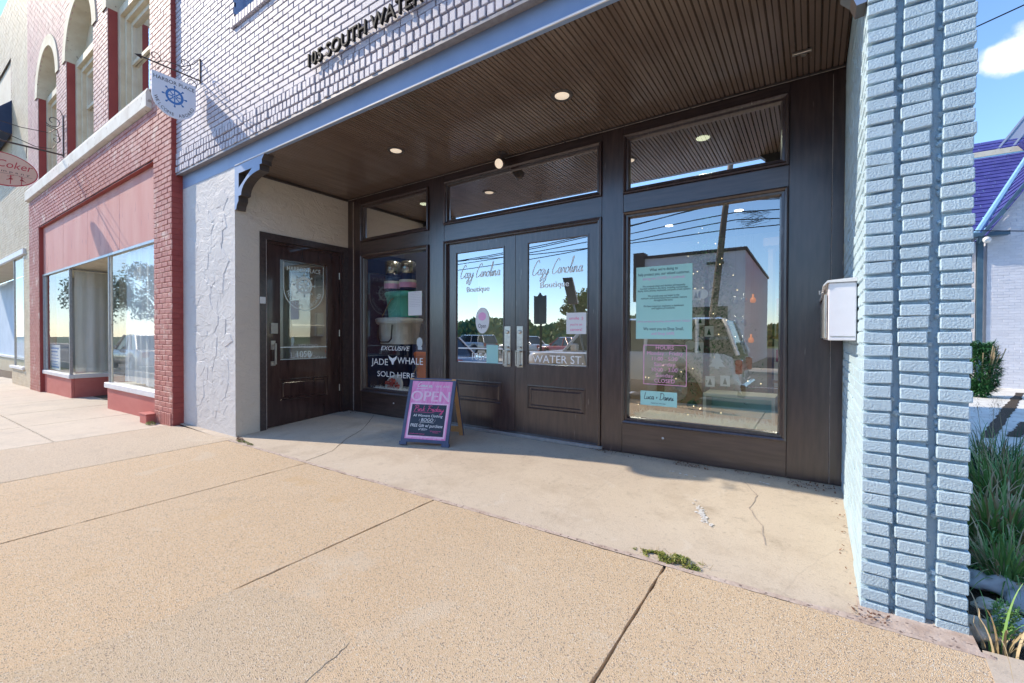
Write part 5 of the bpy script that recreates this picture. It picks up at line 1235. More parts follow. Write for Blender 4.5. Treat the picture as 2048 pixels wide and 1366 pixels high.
grass_clump(.95, 3.85, 900, .62, "large green ornamental grass clump nearest the pillar with long drooping blades", GM, .20, 3, seeds=2, w=.0095)
grass_clump(1.2, 4.8, 700, .72, "ornamental grass clump with fuzzy seed heads behind the nearest clump", GM, .2, 5, seeds=3, w=.008)
grass_clump(.84, 3.35, 240, .46, "sparse green grass tuft among the river rocks", GM, .08, 8, w=.008)
grass_clump(1.45, 6.2, 300, .66, "ornamental grass clump in the shade toward the cottage walk", GM, .35, 9, seeds=2)
grass_clump(1.4, 5.8, 420, .72, "ornamental grass clump close behind the pillar edge", [M['leafdark'], M['straw'], M['seed']], .3, 12)
grass_clump(.66, 2.66, 22, .42, "few dry bent grass stalks at the pillar foot", [M['straw'], M['grassblade'], M['seed']], .06, 15)
mb = MB(); random.seed(4)
for i in range(420):
    a = random.random()*6.283; r = .07*math.sqrt(random.random()); p = Vector((.69+r*.6*math.cos(a), 2.72+r*.6*math.sin(a), -1.26+random.random()*.13)); d = Vector((random.gauss(0, 1), random.gauss(0, 1), random.gauss(.5, .6))).normalized()*.016; s = d.cross(Vector((0, 0, 1))).normalized()*.008
    mb.add([p-s, p, p+d+s, p+d*1.2], [(0, 1, 3, 2)])
solo(mb, "broadleaf_weed", M['grassblade'], "bright green feathery weed between the rocks", "weed")
# evergreen shrub by the cottage downspout
b = oz(1968, 752, -1.33); random.seed(6)
mb = MB(); c = Vector((4.0, 14.6, -1.33)); tp = oy(1965, 668, 14.6)
cxs = oy(1962, 700, 14.6).x
for i in range(14): 
    a = random.random()*6.283; mb.tube([(cxs, 14.6, -1.33), (cxs+.2*math.cos(a), 14.6+.2*math.sin(a), -.9), (cxs+.4*math.cos(a), 14.6+.4*math.sin(a), -.5+.4*random.random())], .012, 4, 1)
for i in range(7000):
    a = random.random()*6.283; r = .36*random.random()**.5; z = -1.36+1.25*random.random(); k = 1-.5*abs((z+.7)/.8); p = Vector((cxs+r*k*math.cos(a), 14.6+r*k*math.sin(a), z+.12*noise.noise(Vector((a*2, z*2, 1)))))
    if noise.noise(p*3.2) < -.18: continue
    d = (Vector((math.cos(a), math.sin(a), random.gauss(.1, .5)))+Vector((random.gauss(0, .4), random.gauss(0, .4), 0))).normalized()*random.uniform(.08, .17); s = d.cross(Vector((random.gauss(0, .3), 0, 1))).normalized()*.016
    mb.add([p-s, p+s, p+d], [(0, 1, 2)], 0)
solo(mb, "evergreen_shrub", [M['leafdark'], M['straw']], "dark green spiky shrub in front of the cottage downspout", "shrub")
random.seed(31)
# overhead wire at the top right
mb = MB(); mb.tube([oy(1700, 160, 12), oy(1952, 54, 12), oy(2048, 10, 12), oy(2300, -120, 12)], .012, 6)
o = solo(mb, "overhead_wire", M['black'], "black overhead wire crossing the sky above the cobalt roof", "wire")
mb = MB(); mb.tube([oy(1900, 461, 16.9), oy(2300, 464, 16.9)], .012, 6); solo(mb, "overhead_wire", M['black'], "thin dark wire running level across the cottage gable", "wire")
# ================================================================== shop interior
mb = MB()
mb.box(-5.99, .5, 10, 10.1, -1.2, 2.2); mb.box(-5.99, -5.93, YS+.12, 10, -1.2, 2.2); mb.box(.22, .3, YS+.12, 10, -1.2, 2.2)
mb.build("interior_walls", M['inwall'], MBd)
mb = MB(); mb.box(-5.9, -4.3, 5.35, 5.4, -1.17, 1.9); mb.box(-5.92, -5.9, YS+.13, 5.35, -1.16, 1.9); mb.build("added_dark_backdrop", M['navyfab'], MBd)  # dark backdrop added so the bucket window looks dim inside
mb = MB(); mb.box(-5.99, .3, YS+.0, 10.1, -1.25, -1.17); mb.build("interior_floor", M['infloor'], MBd)
mb = MB(); mb.box(-5.92, .22, YS+.12, 10, 2.05, 2.13); mb.build("interior_ceiling", M['inceil'], MBd)
for a in ((-5.65, -4.29, YS+.06, YS+.75, -1.16, -.83), (-1.55, -.2, YS+.06, YS+.8, -1.16, -.84)): mb = MB(); mb.box(*a); mb.build("display_platform", M['woodlight'], MBd)
li = 0
for (x, y) in ((-5.0, 4.95), (-3.9, 6.4), (-2.6, 6.4), (-.95, 4.9), (-.35, 6.6), (-4.5, 8.2), (-2.2, 8.4), (-1.0, 8.0)):  # the two near the display windows are added to light the displays
    mb = MB(); mb.lathe((x, y, 2.045), [(0, 0), (.065, 0), (.07, .006)], 20)
    ld = bpy.data.lights.new("shop_lamp", 'SPOT'); ld.energy = 16 if li == 0 else 38; ld.color = (1, .86, .68); ld.spot_size = math.radians(150); ld.spot_blend = .6; ld.shadow_soft_size = .08
    lo = bpy.data.objects.new("shop_lamp", ld); COL.objects.link(lo); lo.location = (x, y, 2.02)
    solo(mb, "shop_ceiling_light", M['lamp'], ("lit ceiling light inside the shop, " + ["added to light the buckets", "left of the doors", "behind the right door", "added to light the christmas tree", "at the right wall", "deep at the left", "deep at the middle", "deep behind the tree"][li]), "ceiling light", "lit ceiling lights inside the shop"); li += 1
mb = MB(); mb.cbox(-3.05, -2.55, 5.2, 5.28, 1.72, 1.95, .01); solo(mb, "emergency_light", M['plastic'], "pale boxy emergency light inside above the double doors", "light fixture")
# posters on the inside of the big window
PI = lambda u, z, d: (u, YS+.026+d, z)
def posr(px0, px1, py0, py1):
    m_ = (px0+px1)/2; return oy(px0, 600, YS+.036).x, oy(px1, 600, YS+.036).x, oy(m_, py1, YS+.036).z, oy(m_, py0, YS+.036).z
u0, u1, z0, z1 = posr(1273, 1385, 531, 678)
rows = [("What we're doing to", .935, .50, .026, 1), ("help protect you, our valued customer,", .875, .92, .026, 1), ("during the COVID-19 outbreak:", .815, .76, .026, 2),
        ("We routinely clean and disinfect all frequently", .715, .76, .018, 1), ("touched surfaces in the store, including countertops,", .685, .86, .018, 1), ("display items, phones, keyboards, and point of sale systems", .655, .94, .018, 1),
        ("We provide soap and water in the", .58, .56, .018, 1), ("restroom and alcohol-based hand sanitizer stations", .55, .82, .018, 1), ("throughout the store.", .52, .34, .018, 1),
        ("We have trained our employees in disinfectant", .44, .72, .018, 1), ("and hygiene procedures.", .41, .42, .018, 1), ("plan to purchase by touching, please DO NOT TOUCH", .23, .94, .018, 2), ("We want you to Shop Small,", .12, .72, .028, 1), ("and Shop SAFE.", .055, .42, .028, 2)]
notice("poster", "large mint green poster of safety rules taped inside the big display window", "poster", PI, u0, u1, z0, z1, M['mint'], rows)
u0, u1, z0, z1 = posr(1283, 1356, 783, 812)
mb = MB(); mb.pbox(PI, u0, u1, z0, z1, 0, .002, 0); cursive(mb, "Luca + Danni", PI, u0+.03, (z0+z1)/2-.01, (u1-u0)*.82, .03, .005, -.001, .15, 1); mb.text("MADE IN THE USA", PI, (u0+u1)/2, z0+.018, (u1-u0)*.4, .012, -.001, 'C', mi=1)
solo(mb, "name_card", [M['mint'], M['signdark']], "mint card with black handwritten name low in the big display window", "card")
u0, u1, z0, z1 = oy(818, 600, YS+.04).x, oy(845, 600, YS+.04).x, oy(830, 631, YS+.04).z, oy(830, 583, YS+.04).z
notice("poster", "white notice with small print at the right of the bucket window", "poster", PI, u0, u1, z0, z1, M['paperwhite'], tuple([("~"*18, .93-.07*i, .8, .012, 1) for i in range(9)]))
# small stickers at the right of the bucket window
c = oy(839, 685, YS+.036); mb = MB(); mb.prism([(c.x+.055*math.cos(t*.3927), YS+.036, c.z+.07*math.sin(t*.3927)) for t in range(16)], (0, .002, 0)); mb.box(c.x-.03, c.x+.05, YS+.034, YS+.036, c.z-.1, c.z-.06); solo(mb, "window_sticker", M['signwhite'], "round pale blue sticker at the right edge of the bucket window", "sticker")
# coolers and jars
def bucket(cx, cy, z, w, h, m_, label, dark=None):
    e = anchored("lidded_bucket", label, "bucket", (cx, cy, z)); mb = MB()
    n = 24
    def sq(r, zz): 
        return [(cx+r*math.copysign(abs(math.cos(6.283*i/n))**.5, math.cos(6.283*i/n)), cy+r*.8*math.copysign(abs(math.sin(6.283*i/n))**.5, math.sin(6.283*i/n)), zz) for i in range(n)]
    pr = [(w*.43, z), (w*.5, z+h*.78), (w*.53, z+h*.78), (w*.53, z+h*.84)]; vs = sum([sq(r, zz) for r, zz in pr], []); mb.add(vs, [(k*n+i, k*n+(i+1) % n, (k+1)*n+(i+1) % n, (k+1)*n+i) for k in range(3) for i in range(n)])
    mb.build("tub", m_, e, True); mb = MB()
    pr = [(w*.54, z+h*.845), (w*.55, z+h*.95), (w*.50, z+h), (.001, z+h)]; vs = sum([sq(r, zz) for r, zz in pr], []); mb.add(vs, [(k*n+i, k*n+(i+1) % n, (k+1)*n+(i+1) % n, (k+1)*n+i) for k in range(3) for i in range(n)]); mb.build("lid", m_, e, True)
    mb = MB(); yy = cy-w*.41
    if dark: mb.tube([(cx-w*.25, yy-.02, z+h*.72), (cx-w*.24, yy-.035, z+h*.2), (cx-w*.15, yy-.035, z+h*.08), (cx+w*.15, yy-.035, z+h*.08), (cx+w*.24, yy-.035, z+h*.2), (cx+w*.25, yy-.02, z+h*.72)], .012, 8); mb.build("handle", M['black'], e)
    else: mb.tube([(cx-w*.52, yy-.0, z+h*.05), (cx-w*.05, yy-.03, z+h*.66), (cx+.02, yy-.02, z+h*.70)], .008, 8); mb.build("handle", M['brass'], e)
    return e
yk = 4.72
def at_(px, py): return oy(px, py, yk)
a, b = at_(757, 690), at_(812, 637); bucket((a.x+b.x)/2, yk+.15, a.z+.02, b.x-a.x, b.z-a.z, M['plastic'], "white lidded bucket with a black looped handle in the small display window", True)
c, d = at_(771, 637), at_(815, 583); bucket((c.x+d.x)/2, yk+.15, b.z+.025, d.x-c.x, d.z-c.z, M['teal'], "seafoam green lidded bucket stacked on the white bucket")
c2, d2 = at_(812, 757), at_(852, 705); bucket((c2.x+d2.x)/2+.05, yk+.25, c2.z, d2.x-c2.x, d2.z-c2.z, M['orange'], "orange lidded bucket low at the right of the small display window")
zj = d.z+.03
for px, lb_ in ((775, "silver topped navy jar on the left above the green bucket"), (806, "silver topped navy jar on the right above the green bucket")):
    q = at_(px, 560); e = anchored("candy_jar", lb_, "jar", (q.x, yk+.1, zj), "navy jars on the green bucket")
    hh = at_(px, 521).z-zj; mb = MB(); mb.lathe((q.x, yk+.1, zj), [(0, 0), (.12, 0), (.125, .05), (.125, hh*.5), (.10, hh*.58)], 20); mb.build("jar_body", M['navyfab'], e, True)
    mb = MB(); mb.lathe((q.x, yk+.1, zj+hh*.58), [(.10, 0), (.12, .03), (.12, hh*.38), (.09, hh*.42), (0, hh*.42)], 20); mb.build("foil_top", M['silver'], e, True)
    mb = MB(); mb.lathe((q.x, yk+.1, zj+.04), [(.128, 0), (.13, .01), (.13, .07), (.128, .08)], 20, mi=0); mb.lathe((q.x, yk+.1, zj+.12), [(.128, 0), (.13, .01), (.13, .035), (.128, .04)], 20, mi=1); mb.build("band", [M['pinkvinyl'], M['plastic']], e, True)
mb = MB(); yv = yk+.1
mb.box(-5.2, -4.9, 4.9, 5.0, -.83, at_(757, 690).z+.02); solo(mb, "display_crate", M['navyfab'], "dark crate under the white bucket in the small display window", "crate")
q = at_(795, 772); mb = MB(); n = 32
mb.lathe((q.x, yk-.08, q.z), [(0, -.0), (.17, 0), (.19, -.015), (.185, .005), (0, .012)], 32, (0, -1, .25), mi=0)
random.seed(3)
for i in range(60):
    a = random.random()*6.283; r = .15*math.sqrt(random.random()); mb.blob((q.x+r*math.cos(a), yk-.10-random.random()*.02, q.z+r*math.sin(a)*.8), random.uniform(.015, .03), i, .4, 1, mi=1)
solo(mb, "holiday_plate", [M['plastic'], M['redfab']], "round white plate with a cranberry red cluster at the bottom of the small display window", "plate")
def tinsel(x0, x1, y, z, n, L, label, m_='vinyl'):
    mb = MB()
    for i in range(n):
        p = Vector((random.uniform(x0, x1), y+random.gauss(0, .04), z+random.random()*.03)); d = Vector((random.gauss(0, 1), random.gauss(0, .5), abs(random.gauss(.3, .6)))).normalized()*L*random.uniform(.3, 1); s = d.cross(Vector((0, 1, .2))).normalized()*.003
        mb.add([p-s, p+s, p+d], [(0, 1, 2)])
    solo(mb, "tinsel_garland", M[m_], label, "tinsel", kind=None)
tinsel(-5.55, -4.4, 4.46, -.82, 900, .09, "white tinsel along the sill of the small display window")
tinsel(-1.5, -.25, 4.52, -.83, 1500, .12, "pale tinsel spread along the sill of the big display window", 'vinylpale')
for i, (px, py, m_, r) in enumerate(((773, 781, 'yel', .022), (785, 781, 'purple', .022))):
    pass
# whitewashed display crate in the big window
ys_ = 4.72
a, b = oy(1405, 862, ys_), oy(1551, 787, ys_); x0, x1 = a.x, min(b.x, .1); zt = oy(1470, 790, ys_).z; zb_ = -.835
e = anchored("display_box", "open fronted whitewashed wooden box on the sill of the big display window", "box", (x0, ys_, zb_))
mb = MB(); t = .03
for bx in ((x0, x1, ys_, ys_+.35, zt-t, zt), (x0, x1, ys_, ys_+.35, zb_, zb_+t), (x0, x0+t, ys_+.001, ys_+.35, zb_+t, zt-t), (x1-t, x1, ys_+.001, ys_+.35, zb_+t, zt-t)): mb.cbox(*bx, .002)
mb.build("frame", M['woodlight'], e); mb = MB(); mb.box(x0+t, x1-t, ys_+.30, ys_+.33, zb_+t, zt-t); mb.build("back_board", M['mint'], e)
# christmas tree
tx, ty = -1.02, 5.55
ct_ = anchored("christmas_tree", "decorated christmas tree with small lights and paper ornaments behind the big display window", "christmas tree", (tx, ty, -1.16))
random.seed(8); mb = MB(); mb.tube([(tx, ty, -1.16), (tx, ty, 1.35)], .05, 8, r1=.01); mb.build("trunk", M['polewood'], ct_)
mb = MB()
for i in range(9000):
    t = random.random()**.8; z = -.95+2.35*t; R = .78*(1-t)**.85+.04; a = random.random()*6.283; r = R*random.uniform(.35, 1); p = Vector((tx+r*math.cos(a), ty+r*math.sin(a), z-.12*r))
    d = Vector((math.cos(a), math.sin(a), random.gauss(.1, .4))).normalized()*random.uniform(.03, .08)+Vector((random.gauss(0, .02), random.gauss(0, .02), 0)); s = d.cross(Vector((0, 0, 1))).normalized()*.008
    mb.add([p-s, p+s, p+d], [(0, 1, 2)])
mb.build("foliage", M['leafdark'], ct_)
for i in range(46):
    t = random.random(); z = -.9+2.2*t; R = .80*(1-t)**.85+.05; a = random.uniform(math.pi, 2*math.pi); p = (tx+R*math.cos(a), ty+R*math.sin(a), z-.1*R)
    mb = MB(); mb.blob(p, .006, i, 0, 1); mb.build("fairy_light", M['fairy'], ct_)
for i, (px, py, kind) in enumerate(((1418, 663, 0), (1380, 690, 1), (1398, 695, 0), (1434, 720, 2), (1420, 763, 0), (1450, 762, 0), (1392, 590, 0), (1406, 588, 1), (1362, 728, 3), (1384, 810, 3), (1400, 640, 0))):
    p = oy(px, py, 4.95); mb = MB()
    if kind == 0: mb.cbox(p.x-.045, p.x+.045, p.y, p.y+.006, p.z-.055, p.z+.055, .003, 0); mb.prism([(p.x-.02, p.y-.001, p.z-.035), (p.x+.02, p.y-.001, p.z-.035), (p.x, p.y-.001, p.z+.035)], (0, .002, 0), 1); lb_ = "paper"
    elif kind == 1: mb.lathe((p.x, p.y, p.z), [(0, 0), (.05, 0), (.05, .006), (0, .006)], 20, (0, 1, 0), mi=0); lb_ = "disc"
    elif kind == 2:
        pts = [(-.02, -.09), (.02, -.09), (.02, -.07), (.08, -.07), (.04, -.02), (.06, -.02), (.02, .03), (.035, .03), (0, .09), (-.035, .03), (-.02, .03), (-.06, -.02), (-.04, -.02), (-.08, -.07), (-.02, -.07)]
        mb.prism([(p.x+u, p.y, p.z+v) for u, v in pts], (0, .006, 0), 0); lb_ = "tree"
    else: mb.blob((p.x, p.y, p.z), .055, i, 0, 2, mi=1); lb_ = "ball"
    mb.build("ornament", [M['paperwhite'], M['green']], ct_)
# hanging glass bulbs on the right of the window
k = 0
for (px, py, lit) in ((1470, 603, 0), (1488, 598, 0), (1506, 600, 1), (1470, 643, 0), (1487, 643, 0), (1471, 684, 0), (1485, 684, 0), (1502, 680, 1)):
    p = oy(px, py, 5.1); mb = MB(); mb.lathe((p.x, p.y, p.z), [(0, -.030), (.02, -.027), (.028, -.007), (.025, .013), (.010, .03), (.008, .06), (0, .06)], 16, mi=0); mb.tube([(p.x, p.y, p.z+.06), (p.x, p.y, 2.04)], .0007, 4, 1)
    solo(mb, "hanging_ornament", [M['bulborange'] if lit else M['silver'], M['black']], ("glowing orange" if lit else "clear silvery")+" bulb hanging in the big display window, "+["top left of the cluster", "top middle of the cluster", "top right of the cluster", "middle row left", "middle row right", "bottom row left", "bottom row middle", "bottom row right"][k], "ornament", "bulbs hanging beside the christmas tree", True); k += 1
# shelf with gift boxes at the right
e = anchored("shelf_unit", "dark wooden shelf with a carved frame at the right of the shop interior", "shelf", (.0, 6.2, -1.16))
mb = MB()
for z in (-1.1, -.55, -.02): mb.box(-.42, .2, 6.2, 6.6, z, z+.03)
for x in (-.45, .17): mb.box(x, x+.05, 6.2, 6.6, -1.16, 1.1)
mb.box(-.5, .22, 6.15, 6.6, 1.1, 1.2); mb.build("frame", M['kraft'], e)
k = 0
for (x, z, w, h, m_) in ((-.38, -.52, .26, .22, 'paperwhite'), (-.08, -.52, .22, .22, 'paperwhite'), (-.36, -.29, .24, .14, 'redfab'), (-.10, -.29, .24, .22, 'paperwhite'), (-.36, .01, .22, .25, 'kraft'), (-.08, .01, .22, .25, 'paperwhite'), (-.36, .27, .22, .2, 'redfab'), (-.30, -1.07, .4, .3, 'vinylpale')):
    mb = MB(); mb.cbox(x, x+w, 6.22, 6.5, z, z+h, .004, 0); mb.box(x+w/2-.01, x+w/2+.01, 6.217, 6.2195, z, z+h, 1); solo(mb, "gift_box", [M[m_], M['green']], ["white gift box on the middle shelf, left", "white gift box on the middle shelf, right", "red gift box on top of the left white box", "white gift box on top of the right white box", "kraft gift box on the upper shelf", "white gift box on the upper shelf", "red gift box topmost of the pile", "pale green box on the bottom shelf"][k], "gift box", "gift boxes on the shelf"); k += 1
# ================================================================== across the street (seen in the glass)
random.seed(12)
def car(x, y, rz, body, L, W_, H, label, wagon=True, z=-1.47):
    e = thing("parked_car", label, "car", (x, y, z), "cars parked along the street", rz)
    zs = .30*H/1.8; belt = H*.56
    if wagon: prof = [(0, .45), (.02, belt*.95), (.22, belt*1.03), (1.15, belt*1.10), (L-.25, belt*1.12), (L-.03, belt), (L, .5)]
    else: prof = [(0, .42), (.03, belt*.86), (.25, belt*.95), (1.2, belt*1.05), (L-.95, belt*1.1), (L-.05, belt*.98), (L, .5)]
    st = []; n = 30
    def ztop(t):
        for (a, za), (b, zb) in zip(prof, prof[1:]):
            if a <= t <= b: return za+(zb-za)*(t-a)/max(b-a, 1e-6)
        return prof[-1][1]
    wc = (.95, L-1.22); wr = .37*H/1.8
    mb = MB(); vs = []; rings_ = []
    for i in range(n+1):
        t = L*i/n; w = W_/2*(1-.10*abs(2*i/n-1)**5); zt = ztop(t); zb = .28
        for c in wc:
            if abs(t-c) < wr+.06: zb = max(zb, wr+math.sqrt(max(0, (wr+.06)**2-(t-c)**2)))
        zb = min(zb, zt-.08)
        ring = [(t, -w*.96, zb), (t, -w, zb+(zt-zb)*.4), (t, -w*.97, zt-.06), (t, -w*.86, zt), (t, w*.86, zt), (t, w*.97, zt-.06), (t, w, zb+(zt-zb)*.4), (t, w*.96, zb)]
        vs += [(p[0]-L/2, p[1], p[2]) for p in ring]
    f = [(i*8+j, i*8+j+1, i*8+9+j, i*8+8+j) for i in range(n) for j in range(7)]+[(i*8+7, i*8, i*8+8, i*8+15) for i in range(n)]+[tuple(range(8)), tuple(range(n*8, n*8+8))]
    mb.add(vs, f)
    ra, rb_ = (1.75, L-.35) if wagon else (1.95, L-1.35); ba, bb = (1.15, L-.08) if wagon else (1.25, L-.75)
    wt_ = W_/2*.78; wb = W_/2*.90; zb = belt*1.06
    mb.add([(ra-L/2, -wt_, H-.04), (rb_-L/2, -wt_, H-.04), (rb_-L/2, wt_, H-.04), (ra-L/2, wt_, H-.04), (ra+.15-L/2, -wt_*.8, H), (rb_-.1-L/2, -wt_*.8, H), (rb_-.1-L/2, wt_*.8, H), (ra+.15-L/2, wt_*.8, H)], [(0,1,5,4),(1,2,6,5),(2,3,7,6),(3,0,4,7),(4,5,6,7)])
    for s in (-1, 1):
        for (a, b) in (((ba, zb), (ra, H-.04)), ((bb, zb), (rb_, H-.04)), (((ra+rb_)/2-.1, zb), ((ra+rb_)/2-.05, H-.04)), ((bb-.75, zb), (rb_-.5, H-.04))):
            mb.tube([(a[0]-L/2, s*wb*1.005, a[1]), (b[0]-L/2, s*wt_*1.005, b[1])], .04, 6)
    mb.build("body", body, e, True)
    mb = MB(); mb.add([(ba-L/2, -wb, zb-.06), (bb-L/2, -wb, zb-.06), (bb-L/2, wb, zb-.06), (ba-L/2, wb, zb-.06), (ra-L/2, -wt_, H-.05), (rb_-L/2, -wt_, H-.05), (rb_-L/2, wt_, H-.05), (ra-L/2, wt_, H-.05)], [(0,1,5,4),(1,2,6,5),(2,3,7,6),(3,0,4,7)]); mb.build("window", M['carglass'], e)
    for c in wc:
        for s in (-1, 1):
            mb = MB(); mb.lathe((c-L/2, s*(W_/2-.20), wr), [(.0, 0), (wr*.9, 0), (wr, .03), (wr, .17), (wr*.92, .2), (wr*.62, .2)], 24, (0, s, 0)); wh = mb.build("wheel", M['tyre'], e, True)
            mb = MB(); mb.lathe((c-L/2, s*(W_/2-.02), wr), [(.0, 0), (wr*.1, .01), (wr*.3, -.02), (wr*.6, .0), (wr*.63, -.03)], 12, (0, s, 0)); mb.build("rim", M['alu'], wh)
    for s in (-1, 1):
        mb = MB(); mb.cbox(L-.12-L/2, L-.0-L/2, s*(W_/2-.16)-.09, s*(W_/2-.16)+.09, belt*.72, belt*.98, .02); mb.build("taillight", M['tail'], e)
        mb = MB(); mb.cbox(.0-L/2, .16-L/2, s*(W_/2-.22)-.16, s*(W_/2-.22)+.16, belt*.66, belt*.84, .03); mb.build("headlight", M['plastic'], e)
        mb = MB(); mb.cbox(1.45-L/2, 1.6-L/2, s*(W_/2+.10)-.09, s*(W_/2+.10)+.09, belt*1.08, belt*1.25, .03); mb.build("wing_mirror", body, e)
    mb = MB(); mb.cbox(-L/2-.05, -L/2+.1, -W_/2*.9, W_/2*.9, .28, .5, .03); mb.cbox(L/2-.1, L/2+.06, -W_/2*.9, W_/2*.9, .3, .55, .03); mb.build("bumper", M['cardark'] if wagon else body, e)
    return e
car(-3.6, -1.72, 0, M['carwhite'], 5.0, 1.9, 1.88, "pearl beige sport utility vehicle reflected in the big display window")
car(-10.6, -1.75, 0, M['carsilver'], 4.6, 1.8, 1.46, "silver sedan parked behind the beige vehicle", False)
car(-17.0, -1.75, 0, M['cardark'], 4.7, 1.85, 1.7, "charcoal wagon parked before the red building")
car(-23.5, -1.75, 0, M['carwhite'], 4.6, 1.8, 1.5, "white sedan parked at the far left kerb", False)
car(-14, -19, .3, M['carred'], 4.5, 1.8, 1.45, "red sedan in the lot across the street", False)
car(-19, -21, .2, M['carwhite'], 4.6, 1.8, 1.5, "white sedan in the lot across the street", False)
car(-25, -22, .1, M['carsilver'], 4.6, 1.8, 1.6, "silver wagon in the lot across the street")
car(-31, -20, .1, M['cardark'], 4.6, 1.8, 1.5, "dark sedan in the lot across the street", False)
# grey block building
e = anchored("grey_block_building", "grey block building with dark garage door across the street", "building", (-5.5, -16.4, -1.5))
mb = MB(); mb.box(-8.3, -2.83, -30, -16.4, -1.5, 4.4); mb.build("wall", M['farwall'], e)
mb = MB(); mb.box(-8.4, -2.75, -30.1, -16.3, 4.42, 4.56); mb.box(-8.5, -7.9, -17, -16.2, 2.0, 4.75); mb.build("parapet", M['farroof'], e)
mb = MB(); mb.box(-6.2, -3.6, -16.38, -16.3, -1.5, 1.6); mb.build("garage_door", M['garage'], e)
mb = MB(); mb.box(-7.1, -6.2, -16.38, -16.3, 3.5, 3.62); mb.box(-4.6, -3.8, -16.38, -16.3, 3.8, 3.92); mb.build("wall_vent", M['farroof'], e)
e = anchored("red_brick_house", "three storey red brick building with white windows across the street to the right", "building", (16, -14, -1.5))
mb = MB(); bricks(mb, lambda u, z, d: (u, -14-d, z), 6.5, 25, -1.5, 9, depth=.02, course=.15, blen=.42, jit=.003, ch=.004, iv=lambda z: [(6.5+3.1*i+.9, 6.5+3.1*i+2.2) for i in range(6)] if (0 < z < 2 or 3.3 < z < 5.3 or 6.4 < z < 8.2) else []); mb.box(6.5, 25, -26, -14.1, -1.5, 9); mb.build("wall", M['brick_red'], e)
for i in range(6):
    for z0, z1 in ((0, 2), (3.3, 5.3), (6.4, 8.2)):
        x0 = 6.5+3.1*i+.9; mb = MB(); mb.rings(lambda u, z, d: (u, -14-d, z), x0, x0+1.3, z0, z1, [(0, .05), (0, -.03), (.1, -.03), (.1, .06)]); mb.box(x0, x0+1.3, -14.04, -13.98, (z0+z1)/2-.04, (z0+z1)/2+.04); w = mb.build("window", M['white'], e)
        mb = MB(); mb.box(x0+.08, x0+1.22, -14.09, -14.06, z0+.08, z1-.08); mb.build("pane", M['carglass'], w)
mb = MB(); mb.box(6.2, 25.3, -26.3, -13.7, 9, 9.4); mb.build("cornice", M['navyfab'], e)
# utility pole and wires
e = anchored("utility_pole", "leaning wooden utility pole reflected in the big display window", "utility pole", (-4.35, -13.0, -1.4))
pb, pt = Vector((-3.95, -13.0, -1.4)), Vector((-2.9, -13.3, 9.6))
mb = MB(); mb.tube([pb+(pt-pb)*t for t in (0, .3, .6, 1)], .17, 14, r1=.11); mb.build("pole", M['polewood'], e, True)
mb = MB(); q = pb+(pt-pb)*.9; mb.box(q.x-1.2, q.x+1.2, q.y-.06, q.y+.06, q.z, q.z+.12); mb.build("crossarm", M['polewood'], e)
mb = MB()
for k in range(3): mb.tube([(q.x+.5+random.uniform(-.2, .9)+.28*(1-.03*i)*math.cos(i*.5)*random.uniform(.8, 1), -13.3, 5.2+random.uniform(-.1, .1)+.28*math.sin(i*.5)) for i in range(26)], .006, 5)
mb.build("cable_coil", M['black'], e)
wires = [(6.6, 5.4, .5), (6.1, 5.0, .6), (5.6, 4.8, .4), (5.3, 4.3, .5), (4.9, 6.0, .5), (6.3, 5.6, .9)]
for i, (za, zb2, sag) in enumerate(wires):
    mb = MB(); pts = []; xa, xb = -42, 26
    for j in range(41):
        x = xa+(xb-xa)*j/40; s_ = (x+3.2)/(30 if x < -3.2 else 29); 
        z = za+(zb2-za)*abs(s_)-sag*4*abs(s_)*(1-abs(s_)) if abs(s_) <= 1.4 else zb2
        pts.append((x, -13.2-.1*i+.02*(x+3)*(i % 3-1), z))
    mb.tube(pts, .024, 5); solo(mb, "overhead_wire", M['black'], ["highest", "second", "third", "fourth", "fifth", "sixth"][i]+" wire from the top strung along the far side of the street", "wire", "wires along the far side of the street")
# parking sign and blade board at the kerb, both seen in the door glass
v = oy(1150, 600, 9.6); e = anchored("parking_sign", "tilted metal kerb sign on a thin post reflected in the right door glass", "sign", (-4.3, -.9, -1.3))
tp_, bt_ = oy(1133, 558, 9.35), oy(1172, 740, 9.35)
R_ = lambda p: Vector((p.x, 8.6-p.y, p.z))
t_, b_ = R_(tp_), R_(bt_); dv = (t_-b_).normalized()
mb = MB(); mb.tube([b_-dv*.55, t_-dv*.1], .025, 8); mb.build("post", M['alu'], e); mb = MB(); c0 = t_-dv*.28; sx = Vector((1, 0, 0)); vs = []
for yy in (-.03, .03):
    for a_, b2 in ((-.12, -.32), (.12, -.32), (.12, .32), (-.12, .32)): vs.append(c0+sx*a_+dv*b2+Vector((0, yy, 0)))
mb.add(vs, [(0,1,2,3),(7,6,5,4),(0,4,5,1),(1,5,6,2),(2,6,7,3),(3,7,4,0)]); mb.build("plate", M['cardark'], e)
# pointed board on a post at the kerb, seen in the right door glass
e = anchored("kerb_board", "tall pointed grey sign board on a dark post at the kerb", "sign", (R_(oy(1076, 700, 9.5)).x, -.9, -1.3))
a_, b2 = R_(oy(1066, 648, 9.5)), R_(oy(1090, 590, 9.5)); mb = MB()
mb.prism([(a_.x, -.9, a_.z), (b2.x, -.9, a_.z), (b2.x, -.9, b2.z), ((a_.x*.3+b2.x*.7), -.9, b2.z-.02), ((a_.x+b2.x)/2, -.9, b2.z+.07), ((a_.x*.7+b2.x*.3), -.9, b2.z-.02), (a_.x, -.9, b2.z)], (0, .04, 0)); mb.build("board", M['tealpaint'], e)
mb = MB(); mb.tube([((a_.x+b2.x)/2, -.92, -1.4), ((a_.x+b2.x)/2, -.92, b2.z-.1)], .03, 8); mb.build("post", M['black'], e)
